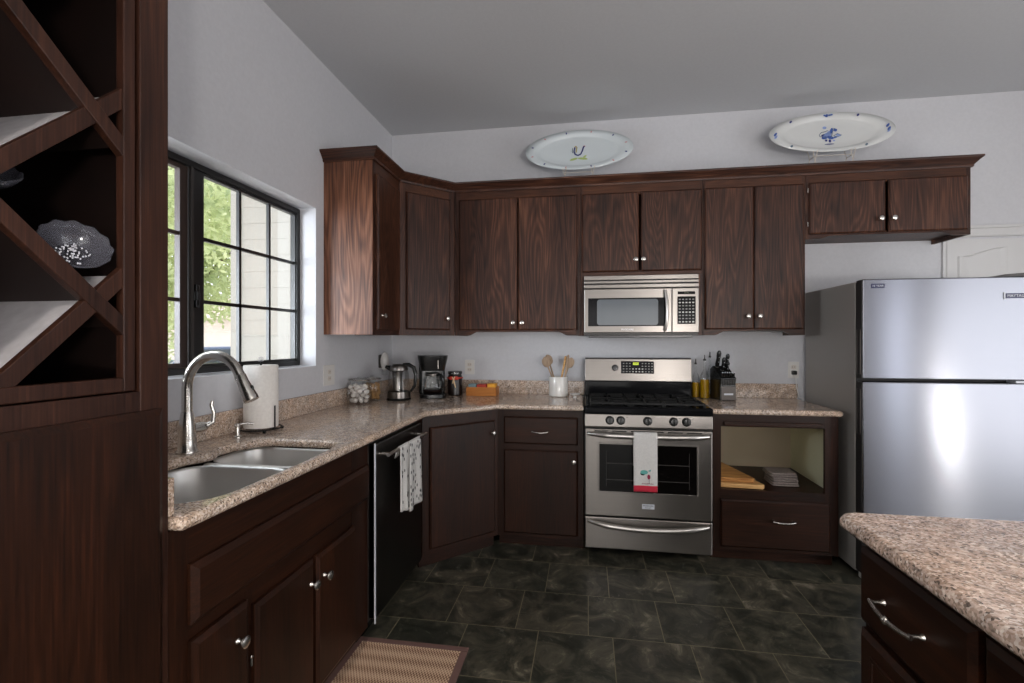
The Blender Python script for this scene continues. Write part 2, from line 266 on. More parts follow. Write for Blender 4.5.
# ------------------------------------------------------------------ mesh builder
class MB:
    def __init__(s, frame=None): s.bm = bmesh.new(); s.f = frame
    def v(s, p):
        p = Vector(p)
        if s.f: o, u, n = s.f; p = o + u*p.x + n*p.y + Vector((0, 0, p.z))
        return s.bm.verts.new(p)
    def face(s, vs):
        try: return s.bm.faces.new(vs)
        except ValueError: return None
    def box(s, x0, x1, y0, y1, z0, z1):
        v = [s.v((x, y, z)) for z in (z0, z1) for y in (y0, y1) for x in (x0, x1)]
        for f in ((0, 1, 3, 2), (4, 6, 7, 5), (0, 4, 5, 1), (2, 3, 7, 6), (0, 2, 6, 4), (1, 5, 7, 3)): s.face([v[i] for i in f])
        return s
    def slab(s, u0, u1, z0, z1, o0, t, e=.009, et=.008):
        """cabinet door blank: square edge, then a routed chamfer to a flat field"""
        a = [(u0, z0), (u1, z0), (u1, z1), (u0, z1)]; b = [(u0+e, z0+e), (u1-e, z0+e), (u1-e, z1-e), (u0+e, z1-e)]
        r0 = [s.v((u, o0, z)) for u, z in a]; r1 = [s.v((u, o0+t-et, z)) for u, z in a]; r2 = [s.v((u, o0+t, z)) for u, z in b]
        for p, q in ((r0, r1), (r1, r2)):
            for i in range(4): s.face([p[i], p[(i+1) % 4], q[(i+1) % 4], q[i]])
        s.face(r2); s.face(r0); return s
    def prism(s, poly, axis, a0, a1):
        def P(p, a): return {'x': (a, p[0], p[1]), 'y': (p[0], a, p[1]), 'z': (p[0], p[1], a)}[axis]
        r0 = [s.v(P(p, a0)) for p in poly]; r1 = [s.v(P(p, a1)) for p in poly]; n = len(poly)
        s.face(r0); s.face(r1[::-1])
        for i in range(n): s.face([r0[i], r0[(i+1) % n], r1[(i+1) % n], r1[i]])
        return s
    def lathe(s, prof, o, axis=(0, 0, 1), seg=24, cap=True):
        """prof: (r, h) pairs along axis from o"""
        ax = Vector(axis).normalized(); t = ax.orthogonal().normalized(); q = ax.cross(t); o = Vector(o); rings = []
        for r, h in prof:
            if r < 1e-6: rings.append([s.v(o+ax*h)])
            else: rings.append([s.v(o+ax*h+(t*math.cos(2*PI*i/seg)+q*math.sin(2*PI*i/seg))*r) for i in range(seg)])
        for a, b in zip(rings, rings[1:]):
            for i in range(seg):
                j = (i+1) % seg
                if len(a) == 1 and len(b) == 1: break
                if len(a) == 1: s.face([a[0], b[i], b[j]])
                elif len(b) == 1: s.face([a[i], a[j], b[0]])
                else: s.face([a[i], a[j], b[j], b[i]])
        if cap:
            if len(rings[0]) > 1: s.face(rings[0][::-1])
            if len(rings[-1]) > 1: s.face(rings[-1])
        return s
    def tube(s, pts, r, seg=10, closed=False):
        pts = [Vector(p) for p in pts]; n = len(pts); rr = r if isinstance(r, (list, tuple)) else [r]*n; rings = []; up = None
        for i, p in enumerate(pts):
            a = pts[i-1] if (i or closed) else p; c = pts[(i+1) % n] if (i < n-1 or closed) else p
            d = (c-a).normalized()
            if up is None: up = d.orthogonal().normalized()
            up = (up - d*up.dot(d)).normalized(); q = d.cross(up)
            rings.append([s.v(p+(up*math.cos(2*PI*k/seg)+q*math.sin(2*PI*k/seg))*rr[i]) for k in range(seg)])
        m = n if closed else n-1
        for i in range(m):
            a, b = rings[i], rings[(i+1) % n]
            for k in range(seg): s.face([a[k], a[(k+1) % seg], b[(k+1) % seg], b[k]])
        if not closed: s.face(rings[0][::-1]); s.face(rings[-1])
        return s
    def ball(s, c, r, sx=1, sy=1, sz=1, seg=12):
        c = Vector(c); prof = []
        rings = []
        for i in range(seg//2+1):
            th = PI*i/(seg//2)
            if i in (0, seg//2): rings.append([s.v(c+Vector((0, 0, -r*sz*math.cos(th))))])
            else: rings.append([s.v(c+Vector((r*sx*math.sin(th)*math.cos(2*PI*k/seg), r*sy*math.sin(th)*math.sin(2*PI*k/seg), -r*sz*math.cos(th)))) for k in range(seg)])
        for a, b in zip(rings, rings[1:]):
            for k in range(seg):
                j = (k+1) % seg
                if len(a) == 1: s.face([a[0], b[k], b[j]])
                elif len(b) == 1: s.face([a[k], a[j], b[0]])
                else: s.face([a[k], a[j], b[j], b[k]])
        return s
    def grid(s, fn, nu, nv, thick=0.):
        g = [[s.v(fn(i/nu, j/nv)) for j in range(nv+1)] for i in range(nu+1)]
        for i in range(nu):
            for j in range(nv): s.face([g[i][j], g[i+1][j], g[i+1][j+1], g[i][j+1]])
        return s
def wloc(o):
    l = Vector((0, 0, 0))
    while o is not None: l = l + o.location; o = o.parent
    return l
SPLIT = {'stile', 'rail', 'levelling_foot', 'vent_louvre', 'vent_slot', 'slot', 'slot_line', 'rack_line', 'rack_stile', 'cooktop_rim', 'backsplash', 'side_lining', 'panel_moulding', 'rivet', 'window_screen_x'}
def obj(name, mb, mat, parent=None, **kw):
    if name in SPLIT:
        bm = mb.bm; seen = set(); comps = []
        for v in bm.verts:
            if v in seen: continue
            st = [v]; seen.add(v); comp = []
            while st:
                a = st.pop(); comp.append(a)
                for e in a.link_edges:
                    b = e.other_vert(a)
                    if b not in seen: seen.add(b); st.append(b)
            comps.append(comp)
        if len(comps) > 1:
            bm.verts.index_update(); r = None
            for comp in comps:
                nb = bmesh.new(); mp = {v: nb.verts.new(v.co) for v in comp}; cs = set(comp)
                for f in bm.faces:
                    if f.verts[0] in cs: nb.faces.new([mp[v] for v in f.verts])
                r = obj1(name, nb, mat, parent, **kw)
            bm.free(); return r
    return obj1(name, mb, mat, parent, **kw)
def obj1(name, mb, mat, parent=None, bevel=0., smooth=False, loc=None, solid=0., subsurf=0, normals=True):
    bm = mb.bm if isinstance(mb, MB) else mb
    if normals: bmesh.ops.recalc_face_normals(bm, faces=bm.faces)
    me = bpy.data.meshes.new(name); base = wloc(parent)
    if parent is None:
        if loc is None:
            cs = [v.co for v in bm.verts]
            base = Vector(((min(c.x for c in cs)+max(c.x for c in cs))/2, (min(c.y for c in cs)+max(c.y for c in cs))/2, min(c.z for c in cs)))
        else: base = Vector(loc)
    for v in bm.verts: v.co -= base
    bm.to_mesh(me); bm.free()
    o = bpy.data.objects.new(name, me); C.objects.link(o); me.materials.append(M[mat])
    if parent is None: o.location = base
    else: o.parent = parent
    if smooth:
        for p in me.polygons: p.use_smooth = True
        if smooth != 'all':
            me.set_sharp_from_angle(angle=math.radians(40))
    if solid: md = o.modifiers.new('solidify', 'SOLIDIFY'); md.thickness = solid; md.offset = 0
    if bevel: md = o.modifiers.new('bevel', 'BEVEL'); md.width = bevel; md.segments = 2; md.limit_method = 'ANGLE'; md.angle_limit = math.radians(50)
    if subsurf: md = o.modifiers.new('subsurf', 'SUBSURF'); md.levels = subsurf; md.render_levels = subsurf
    return o
def tag(o, label, cat, group=None, kind=None):
    o['label'] = label; o['category'] = cat
    if group: o['group'] = group
    if kind: o['kind'] = kind
    return o
def thing(name, label, cat, loc, group=None):
    o = bpy.data.objects.new(name, None); C.objects.link(o); o.location = loc; o.empty_display_size = .05
    return tag(o, label, cat, group)
def struct(name, mb, mat, parent=None, **kw):
    o = obj(name, mb, mat, parent, **kw)
    if parent is None: o['kind'] = 'structure'
    return o
def text(name, s, size, mat, parent, pos, right, up, ext=.0004):
    cu = bpy.data.curves.new(name, 'FONT'); cu.body = s; cu.size = size; cu.extrude = ext; cu.align_x = 'CENTER'; cu.align_y = 'CENTER'
    t = bpy.data.objects.new(name, cu); C.objects.link(t); dg = bpy.context.evaluated_depsgraph_get()
    me = bpy.data.meshes.new_from_object(t.evaluated_get(dg)); bpy.data.objects.remove(t)
    r = Vector(right).normalized(); u = Vector(up).normalized(); n = r.cross(u)
    mat4 = Matrix((( r.x, u.x, n.x, 0), (r.y, u.y, n.y, 0), (r.z, u.z, n.z, 0), (0, 0, 0, 1)))
    me.transform(mat4); me.transform(Matrix.Translation(Vector(pos)-wloc(parent)))
    me.materials.clear(); me.materials.append(M[mat])
    o = bpy.data.objects.new(name, me); C.objects.link(o); o.parent = parent
    return o
def slab_curve(name, outer, holes, zc, half, bev, mat, parent):
    """flat slab with rounded rim from outlines"""
    cu = bpy.data.curves.new(name, 'CURVE'); cu.dimensions = '2D'; cu.fill_mode = 'BOTH'; cu.extrude = half-bev; cu.bevel_depth = bev; cu.bevel_resolution = 4; cu.offset = -bev
    for pts in [outer]+holes:
        sp = cu.splines.new('POLY'); sp.points.add(len(pts)-1); sp.use_cyclic_u = True
        for q, p in zip(sp.points, pts): q.co = (p[0], p[1], 0, 1)
    t = bpy.data.objects.new(name, cu); C.objects.link(t); dg = bpy.context.evaluated_depsgraph_get()
    me = bpy.data.meshes.new_from_object(t.evaluated_get(dg)); bpy.data.objects.remove(t)
    base = wloc(parent); me.transform(Matrix.Translation(Vector((0, 0, zc))-base)); me.materials.clear(); me.materials.append(M[mat])
    for p in me.polygons: p.use_smooth = True
    me.set_sharp_from_angle(angle=math.radians(30))
    o = bpy.data.objects.new(name, me); C.objects.link(o); o.parent = parent
    return o
BACK = lambda y=0.: (Vector((0, y, 0)), Vector((1, 0, 0)), Vector((0, -1, 0)))     # u = x, out = -y
LEFT = lambda x=0.: (Vector((x, 0, 0)), Vector((0, 1, 0)), Vector((1, 0, 0)))      # u = y, out = +x
ISLE = lambda x=0.: (Vector((x, 0, 0)), Vector((0, 1, 0)), Vector((-1, 0, 0)))     # u = y, out = -x
q2 = math.sqrt(.5)
def DIAG(p): return (Vector((p[0], p[1], 0)), Vector((q2, q2, 0)), Vector((q2, -q2, 0)))
def at(fr, u, o, z):
    a, b, c = fr; return a+b*u+c*o+Vector((0, 0, z))
def knob(fr, u, z, o, parent, r=.0155, proj=.03):
    m = MB(); m.lathe([(.009, 0), (.008, .003), (.0055, .006), (.005, proj*.5), (r*.62, proj*.58), (r, proj*.75), (r*.95, proj*.9), (r*.6, proj), (0, proj+.001)], at(fr, u, o, z), fr[2], 16)
    return obj('knob', m, 'nickel', parent, smooth=True)
def pull(fr, u, z, o, parent, half=.048, bead=False):
    m = MB()
    for s_ in (-1, 1): m.lathe([(.0075, 0), (.006, .004), (.0045, .01), (.0045, .024)], at(fr, u+s_*half, o, z), fr[2], 12)
    pts = [at(fr, u+half*1.12*t, o+.024+.006*(1-t*t), z-.006*(1-t*t)) for t in [i/6-1 for i in range(13)]]
    m.tube(pts, [.0042+.0016*(1-abs(i/6-1)) for i in range(13)], 10)
    if bead: m.ball(at(fr, u, o+.03, z-.006), .009)
    return obj('handle', m, 'nickel', parent, smooth=True)
def door(fr, u0, u1, z0, z1, parent, mat='wood_z', t=.019, o=.0015, name='door', e=.009):
    return obj(name, MB(fr).slab(u0, u1, z0, z1, o, t, e), mat, parent)
def hinge(fr, u, z, o, parent):
    m = MB(); m.lathe([(.0035, -.012), (.0035, .012)], at(fr, u, o, z), (0, 0, 1), 8); m.ball(at(fr, u, o, z+.013), .0045)
    return obj('hinge', m, 'nickel', parent, smooth=True)

# ================================================================== SETTING
CH = 3.03; XR = 5.5; YR = -6.5
struct('floor', MB().box(-.0, XR, YR, 0, -.08, 0), 'slate_tile', loc=(0, 0, 0))
struct('ceiling', MB().box(-.15, XR+.15, YR-.15, .15, CH, CH+.1), 'ceiling_paint', loc=(0, 0, CH))
struct('wall_back', MB().box(-.15, XR+.15, 0, .15, -.08, CH), 'wall_paint')
WY0, WY1, WZ0, WZ1 = -2.35, -1.099, 1.209, 2.137
m = MB(); m.box(-.15, 0, YR-.15, WY0, -.08, CH).box(-.15, 0, WY1, 0, -.08, CH).box(-.15, 0, WY0, WY1, -.08, WZ0).box(-.15, 0, WY0, WY1, WZ1, CH)
struct('wall_left', m, 'wall_paint')
m = MB(); m.box(XR, XR+.15, YR, 0, -.08, CH); struct('wall_right', m, 'wall_paint')
m = MB(); m.box(0, XR, YR-.15, YR, -.08, CH); struct('wall_rear', m, 'wall_paint')
# window over the sink
WX = -.1
win = thing('window_1', 'black framed sliding window with grids over the sink', 'window', (WX, -1.72, WZ0)); win['kind'] = 'structure'
def wbox(y0, y1, z0, z1, x0, x1): return MB().box(x0, x1, y0, y1, z0, z1)
fy0, fy1, fz0, fz1 = WY0+.003, WY1-.002, WZ0+.004, WZ1-.006
m = MB(); fw = .028
m.box(WX-.045, WX, fy0, fy1, fz1-fw, fz1).box(WX-.045, WX, fy0, fy1, fz0, fz0+fw).box(WX-.045, WX, fy0, fy0+fw, fz0+fw, fz1-fw).box(WX-.045, WX, fy1-fw, fy1, fz0+fw, fz1-fw)
obj('window_frame', m, 'black_frame', win, bevel=.002)
# fixed meeting stile pair
def sash(y0, y1, xa, xb, st, mat, cols, rows, name):
    z0, z1 = fz0+fw+.001, fz1-fw-.001
    m = MB(); m.box(xa, xb, y0, y0+st[0], z0, z1).box(xa, xb, y1-st[1], y1, z0, z1).box(xa, xb, y0+st[0], y1-st[1], z0, z0+st[2]).box(xa, xb, y0+st[0], y1-st[1], z1-st[2], z1)
    s_ = obj(name, m, mat, win, bevel=.0015)
    xm = (xa+xb)/2; m = MB(); Y0, Y1, Z0, Z1 = y0+st[0], y1-st[1], z0+st[2], z1-st[2]
    for c in cols: m.box(xm-.008, xm+.008, c-.0078, c+.0078, Z0, Z1)
    for r_ in rows: m.box(xm-.008, xm+.008, Y0, Y1, r_-.0078, r_+.0078)
    obj('muntin_grid', m, mat, s_)
    obj('pane', MB().box(xm-.002, xm+.002, Y0-.004, Y1+.004, Z0-.004, Z1+.004), 'pane_glass', s_)
    return s_
sash(-1.872, fy1-fw-.001, WX-.036, WX-.008, (.068, .006, .012), 'black_frame', [-1.574, -1.353], [1.53, 1.81], 'sliding_sash')
sash(fy0+fw+.001, -1.884, WX-.042, WX-.014, (.02, .04, .02), 'bronze_sash', [-2.12], [1.53, 1.81], 'fixed_sash')
m = MB(); m.box(WX-.012, WX+.004, -1.884, -1.873, fz0+fw, fz1-fw); obj('sash_track', m, 'dark_grey', win)
m = MB(); m.box(WX-.008, WX+.012, -1.868, -1.848, 1.50, 1.60).box(WX+.004, WX+.022, -1.872, -1.858, 1.53, 1.57); obj('latch', m, 'black_plastic', win, bevel=.003)
# interior door on the back wall
dr = thing('door_1', 'white panelled door on the back wall behind the refrigerator', 'door', (4.4, 0, 0)); dr['kind'] = 'structure'
m = MB(BACK()); m.box(3.97, 3.992, 0, .014, 0, 2.06).box(4.82, 4.9, 0, .018, 0, 2.06).box(3.9, 4.915, 0, .02, 2.06, 2.115).box(3.89, 4.925, 0, .028, 2.115, 2.135).box(3.915, 4.9, .018, .024, 2.065, 2.075)
obj('casing', m, 'white_trim', dr, bevel=.002)
m = MB(BACK()); m.box(3.998, 4.812, .002, .008, .01, 2.045)
dl = obj('door_leaf', m, 'white_trim', dr, bevel=.002)
def arch_panel(u0, u1, z0, z1, rise, flip):
    n = 12; top = []
    for i in range(n+1):
        t = i/n; s_ = t if not flip else 1-t
        top.append((u0+(u1-u0)*t, z1+rise*(3*s_*s_-2*s_**3)))
    poly = [(u0, z0), (u1, z0)]+top[::-1]
    cu = sum(p[0] for p in poly)/len(poly); cz_ = sum(p[1] for p in poly)/len(poly)
    m = MB(BACK()); r0 = [m.v((u, .008, z)) for u, z in poly]; 
    def ins(k, o): return [m.v((cu+(u-cu)*(1-k/(u1-u0)*2), o, cz_+(z-cz_)*(1-k/(z1-z0)*2))) for u, z in poly]
    r1 = ins(.008, .016); r2 = ins(.02, .016); r3 = ins(.035, .010)
    for a, b_ in ((r0, r1), (r1, r2), (r2, r3)):
        for i in range(len(a)): m.face([a[i], a[(i+1) % len(a)], b_[(i+1) % len(a)], b_[i]])
    m.face(r3); return m
for (u0, u1, fl) in ((4.06, 4.355, False), (4.455, 4.75, True)):
    obj('raised_panel', arch_panel(u0, u1, 1.05, 1.93, .06, fl), 'white_trim', dl, smooth=True)
    obj('raised_panel', arch_panel(u0, u1, .22, .92, .0, fl), 'white_trim', dl, smooth=True)

# ---- outside the window
struct('ground', MB().box(-40, -.16, -8, 60, -.6, -.2), 'ground_concrete')
wing = thing('house_wing', 'white lap-sided outer wall of the house seen through the window', 'building', (-.9, .45, -.2))
m = MB()
for k in range(24):
    z = -.4+k*.15
    m.prism([(.314, z), (.319, z+.15), (.34, z+.15), (.34, z)], 'x', -1.62, -.17)
obj('siding', m, 'siding', wing)
obj('corner_board', MB().box(-1.71, -1.62, .285, .6, -.19, 3.2), 'siding', wing, bevel=.004)
obj('eave', MB().box(-2.0, -.17, -.05, .6, 3.2, 3.32), 'siding', wing)
def tree(c, R, n, trunk, label, zb=-.2, squash=1.):
    t = thing('leafy_tree', label, 'tree', (c[0], c[1], zb), None)
    m = MB(); rnd = random.Random(int(c[0]*100))
    cl = [(Vector((c[0]+rnd.uniform(-1, 1)*R*.62, c[1]+rnd.uniform(-1, 1)*R*.62, c[2]+rnd.uniform(-1, 1)*R*.75*squash)), rnd.uniform(.3, .55)*R) for _ in range(26)]
    for i in range(n):
        cc, rr = rnd.choice(cl); d = Vector((rnd.gauss(0, 1), rnd.gauss(0, 1), rnd.gauss(0, 1))).normalized()*rr*rnd.uniform(.35, 1)
        p = cc+d; a = Vector((rnd.gauss(0, 1), rnd.gauss(0, 1), rnd.gauss(0, 1)-.6)).normalized(); b_ = a.orthogonal().normalized(); s_ = rnd.uniform(.05, .1)
        v = [m.v(p-a*s_), m.v(p+b_*s_*.35), m.v(p+a*s_), m.v(p-b_*s_*.35)]; m.face(v)
    obj('foliage', m, 'leaves', t, normals=False)
    m = MB(); m.tube([(c[0], c[1], zb), (c[0]+.05, c[1], c[2]-R*.6), (c[0]-.1, c[1]+.1, c[2]), (c[0], c[1], c[2]+R*.5)], [trunk, trunk*.8, trunk*.5, trunk*.15], 10)
    for k in range(7):
        a = k*.9; z = c[2]-R*.5+k*R*.15
        m.tube([(c[0], c[1], z), (c[0]+math.cos(a)*R*.4, c[1]+math.sin(a)*R*.4, z+R*.3), (c[0]+math.cos(a)*R*.8, c[1]+math.sin(a)*R*.8, z+R*.35)], [trunk*.35, trunk*.2, trunk*.06], 6)
    obj('trunk', m, 'bark', t)
    return t
tree((-5.1, 3.4, 3.35), 2.3, 15000, .1, 'leafy green tree outside the window, left of the white siding')
tree((-9.5, 3.6, 3.6), 2.2, 6000, .12, 'paler green tree farther off at the left edge of the window')
m = MB(); m.box(-30, -12, 21.5, 22, -.2, 2.6); hb = thing('far_house', 'pale stucco house far across the street outside the window', 'building', (-21, 22, -.2))
obj('stucco_wall', m, 'stucco', hb); obj('roof', MB().prism([(21.0, 2.6), (25, 4.2), (29, 2.6)], 'x', -31, -11), 'roof_tile', hb)
obj('garage_door', MB().box(-19, -15.5, 21.44, 21.5, -.4, 1.9), 'white_trim', hb)
def car(x, y, ang, mat, label):
    t = thing('parked_car', label, 'car', (x, y, -.2))
    prof = [(-2.1, .35), (-2.1, .8), (-1.9, .95), (-1.2, 1.02), (-.7, 1.42), (.8, 1.45), (1.5, 1.05), (2.05, .95), (2.15, .7), (2.1, .35)]
    body = MB(); ca, sa = math.cos(ang), math.sin(ang)
    def T(u, v_, z): return (x+u*ca-v_*sa, y+u*sa+v_*ca, z-.2)
    r = [[body.v(T(u, sgn*(.85 if z < 1.1 else .7), z)) for u, z in prof] for sgn in (-1, 1)]
    body.face(r[0]); body.face(r[1][::-1])
    for i in range(len(prof)): j = (i+1) % len(prof); body.face([r[0][i], r[0][j], r[1][j], r[1][i]])
    obj('car_body', body, mat, t, bevel=.04, smooth=True)
    for sgn in (-1, 1):
        g = MB(); q = [g.v(T(u, sgn*(.87 if z < 1.1 else .73), z)) for u, z in ((-1.05, 1.06), (-.62, 1.36), (.74, 1.38), (1.3, 1.06))]; g.face(q); obj('side_window', g, 'car_glass', t, solid=.02)
    for u in (-1.35, 1.35):
        for sgn in (-1, 1):
            wv = MB(); c0 = Vector(T(u, sgn*.68, .33)); ax = Vector((-sa*sgn, ca*sgn, 0)); wv.lathe([(.0, 0), (.33, 0), (.33, .2), (.2, .21), (0, .19)], c0, ax, 20); obj('wheel', wv, 'rubber', t, smooth=True)
car(-6.4, 6.0, .75, 'car_paint', 'blue-grey car parked outside behind the sliding window pane')
car(-13.0, 8.2, .9, 'car_green', 'dull green car parked outside at the left end of the window')

# ================================================================== UPPER CABINETS
DU = .317; ZB = 1.394; ZF = 2.45; ZD0, ZD1 = 1.433, 2.377
def scallop(u0, u1, zb, rise, ztop):
    p = [(u0, zb), (u0+.055, zb)]
    for i in range(1, 9): t = i/8; p.append((u0+.055+.075*t, zb+rise*(3*t*t-2*t**3)))
    for i in range(8, 0, -1): t = i/8; p.append((u1-.055-.075*t, zb+rise*(3*t*t-2*t**3)))
    p += [(u1-.055, zb), (u1, zb), (u1, ztop), (u0, ztop)]
    return p
def upper(name, label, u0, u1, zb, fr, depth, doors, knobs, zd, floor_up=.03, mat='wood', endmat=None, back=.002, rise=.028, stiles=(.04, .04), hinges=()):
    c = at(fr, (u0+u1)/2, 0, zb); t = thing(name, label, 'wall cabinet', c)
    g = .0008
    m = MB((fr[0], fr[1], fr[2])); o0 = back-depth; th = .018
    m.box(u0+g, u0+th, o0, -.019, zb, ZF).box(u1-th, u1-g, o0, -.019, zb, ZF).box(u0+th, u1-th, o0, -.019, zb+floor_up, zb+floor_up+.015).box(u0+th, u1-th, o0, -.019, ZF-.015, ZF).box(u0+th, u1-th, o0, o0+.006, zb+floor_up+.015, ZF-.015)
    obj('carcass', m, mat+'_z', t)
    m = MB(fr); m.box(u0+g, u0+stiles[0], -.019, 0, zb, ZF).box(u1-stiles[1], u1-g, -.019, 0, zb, ZF)
    obj('stile', m, mat+'_z', t)
    m = MB(fr); m.box(u0+stiles[0], u1-stiles[1], -.019, -.0005, zd[1]-.012, ZF)
    obj('top_rail', m, 'railwood_'+('y' if abs(fr[1].y) > .9 else 'x'), t)
    m = MB(fr); m.prism(scallop(u0+stiles[0]-.0, u1-stiles[1]+.0, zb, rise, zd[0]+.012), 'y', -.019, -.0005) if u1-u0 > .42 else m.box(u0+stiles[0], u1-stiles[1], -.019, -.0005, zb, zd[0]+.012)
    obj('bottom_rail', m, mat+'_'+('y' if abs(fr[1].y) > .9 else 'x'), t)
    ds = []
    for (a, b_), kn in zip(doors, knobs):
        d = door(fr, a, b_, zd[0], zd[1], t, mat+'_z'); ds.append(d)
        if kn: knob(fr, kn[0], kn[1], .0205, d)
    for (u, z) in hinges: hinge(fr, u, z, .008, t)
    return t
fb = BACK(-DU); fl = LEFT(DU)
c1 = upper('wall_cabinet', 'single-door wall cabinet beside the window with a lighter oak end panel', -1.014, -.6175, ZB, fl, DU, [(-.985, -.645)], [(-.93, 1.512)], (1.424, 2.362), stiles=(.03, .03))
obj('end_panel', MB().box(.002, DU-.003, -1.0185, -1.0145, ZB, ZF), 'endwood', c1)
upper('wall_cabinet', 'double-door wall cabinet between the corner cabinet and the microwave', .6185, 1.526, ZB, fb, DU, [(.656, 1.081), (1.088, 1.507)], [(1.056, 1.484), (1.12, 1.484)], (ZD0, ZD1), stiles=(.045, .03))
upper('wall_cabinet', 'short two-door cabinet directly above the microwave', 1.527, 2.342, 1.806, fb, DU, [(1.538, 1.923), (1.937, 2.333)], [(1.9, 1.911), (1.95, 1.911)], (1.832, 2.376), floor_up=.002, stiles=(.02, .02), rise=.0)
mwc = [o for o in C.objects if o.get('label', '').startswith('short two-door')][0]
for a, b_ in ((1.527, 1.5525), (2.3, 2.342)): obj('side_filler', MB(fb).box(a+.0008, b_-.0008, -.3, -.001, ZB, 1.8055), 'wood_z', mwc)
upper('wall_cabinet', 'tall narrow double-door wall cabinet right of the microwave', 2.343, 2.977, ZB, fb, DU, [(2.352, 2.659), (2.665, 2.963)], [(2.618, 1.518), (2.69, 1.518)], (ZD0, ZD1), stiles=(.015, .02))
upper('wall_cabinet', 'low two-door wall cabinet above the refrigerator', 2.978, 3.924, 2.017, fb, DU, [(2.998, 3.441), (3.458, 3.9)], [(3.405, 2.13), (3.478, 2.13)], (2.046, 2.381), floor_up=.028, stiles=(.025, .03), rise=.02, hinges=[(2.99, 2.33), (2.99, 2.11)])
# diagonal corner upper
t = thing('wall_cabinet', 'diagonal corner wall cabinet with one door', 'wall cabinet', (.3, -.3, ZB))
poly = [(.002, -.6165), (DU-.001, -.6165), (.6165, -DU+.001), (.6165, -.002), (.002, -.002)]
m = MB(); m.prism(poly, 'z', ZB+.03, ZF-.001); obj('carcass', m, 'wood_z', t)
dg = DIAG((DU, -.617)); W = .4243
m = MB(dg); m.box(.0, .045, -.016, .0, ZB, ZF).box(W-.045, W, -.016, .0, ZB, ZF); obj('stile', m, 'wood_z', t)
obj('top_rail', MB(dg).box(.045, W-.045, -.016, -.0005, 2.36, ZF), 'railwood_x', t)
obj('bottom_rail', MB(dg).box(.045, W-.045, -.016, -.0005, ZB, 1.45), 'wood_x', t)
d = door(dg, .047, .38, 1.434, 2.374, t); knob(dg, .352, 1.515, .0205, d)
# crown moulding
def sweep2(path, prof):
    m = MB(); n = len(path); rings = []
    for i, p in enumerate(path):
        p = Vector(p)
        def nrm(a, b_): d = (Vector(b_)-Vector(a)).normalized(); return Vector((d.y, -d.x))
        if i == 0: k = nrm(path[0], path[1])
        elif i == n-1: k = nrm(path[-2], path[-1])
        else:
            a, b_ = nrm(path[i-1], path[i]), nrm(path[i], path[i+1]); h = (a+b_).normalized(); k = h/h.dot(a)
        rings.append([m.v((p.x+k.x*o, p.y+k.y*o, z)) for o, z in prof])
    for a, b_ in zip(rings, rings[1:]):
        for j in range(len(prof)): m.face([a[j], a[(j+1) % len(prof)], b_[(j+1) % len(prof)], b_[j]])
    m.face(rings[0]); m.face(rings[-1]); return m
cr = thing('crown_moulding', 'dark stained crown moulding running along the top of all wall cabinets', 'moulding', (1.9, -.3, 2.45))
g = .0006
path = [(.001, -1.0185-g), (DU+g, -1.0185-g), (DU+g, -.617), (.617, -DU-g), (3.924+g, -DU-g), (3.924+g, -.001)]
obj('cornice', sweep2(path, [(0, 2.434), (.008, 2.434), (.011, 2.44), (.011, 2.448), (.018, 2.456), (.032, 2.474), (.043, 2.484), (.0455, 2.487), (.0455, 2.497), (0, 2.497)]), 'wood_x', cr, smooth=True)
m = MB(); m.prism([(.002, -1.018), (DU-.002, -1.018), (DU-.002, -.617), (.617, -DU+.002), (3.922, -DU+.002), (3.922, -.002), (.002, -.002)], 'z', ZF+.001, 2.49)
obj('top_board', m, 'wood_x', cr)

# ================================================================== BASE CABINETS
ZC = .946; ZU = .912; KB = .085
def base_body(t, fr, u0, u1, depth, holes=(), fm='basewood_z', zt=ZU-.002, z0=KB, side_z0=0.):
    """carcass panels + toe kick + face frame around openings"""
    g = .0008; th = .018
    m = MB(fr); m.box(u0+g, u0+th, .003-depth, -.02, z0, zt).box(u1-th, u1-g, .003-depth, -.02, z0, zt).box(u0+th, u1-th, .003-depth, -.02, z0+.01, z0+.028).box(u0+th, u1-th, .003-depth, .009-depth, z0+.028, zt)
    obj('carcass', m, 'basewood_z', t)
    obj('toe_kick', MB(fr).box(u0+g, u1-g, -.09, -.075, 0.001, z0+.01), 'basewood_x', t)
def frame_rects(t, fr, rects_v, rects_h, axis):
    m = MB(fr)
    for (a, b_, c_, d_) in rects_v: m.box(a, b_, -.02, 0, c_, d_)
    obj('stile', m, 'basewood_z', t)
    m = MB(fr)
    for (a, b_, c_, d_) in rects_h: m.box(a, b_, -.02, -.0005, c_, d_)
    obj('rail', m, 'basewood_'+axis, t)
FB = BACK(-.61); FL = LEFT(.61)
# drawer base left of the range
t = thing('base_cabinet', 'base cabinet with one drawer over one door, left of the range', 'base cabinet', (1.27, -.3, 0))
base_body(t, FB, .992, 1.551, .61)
frame_rects(t, FB, [(.993, 1.045, KB, ZU-.002), (1.505, 1.5505, KB, ZU-.002)], [(1.045, 1.505, KB, .12), (1.045, 1.505, .64, .705), (1.045, 1.505, .85, ZU-.002)], 'x')
d = door(FB, 1.037, 1.515, .69, .865, t, 'basewood_x', name='drawer'); pull(FB, 1.275, .775, .0205, d)
d = door(FB, 1.037, 1.515, .11, .65, t, 'basewood_z'); knob(FB, 1.49, .588, .0205, d)
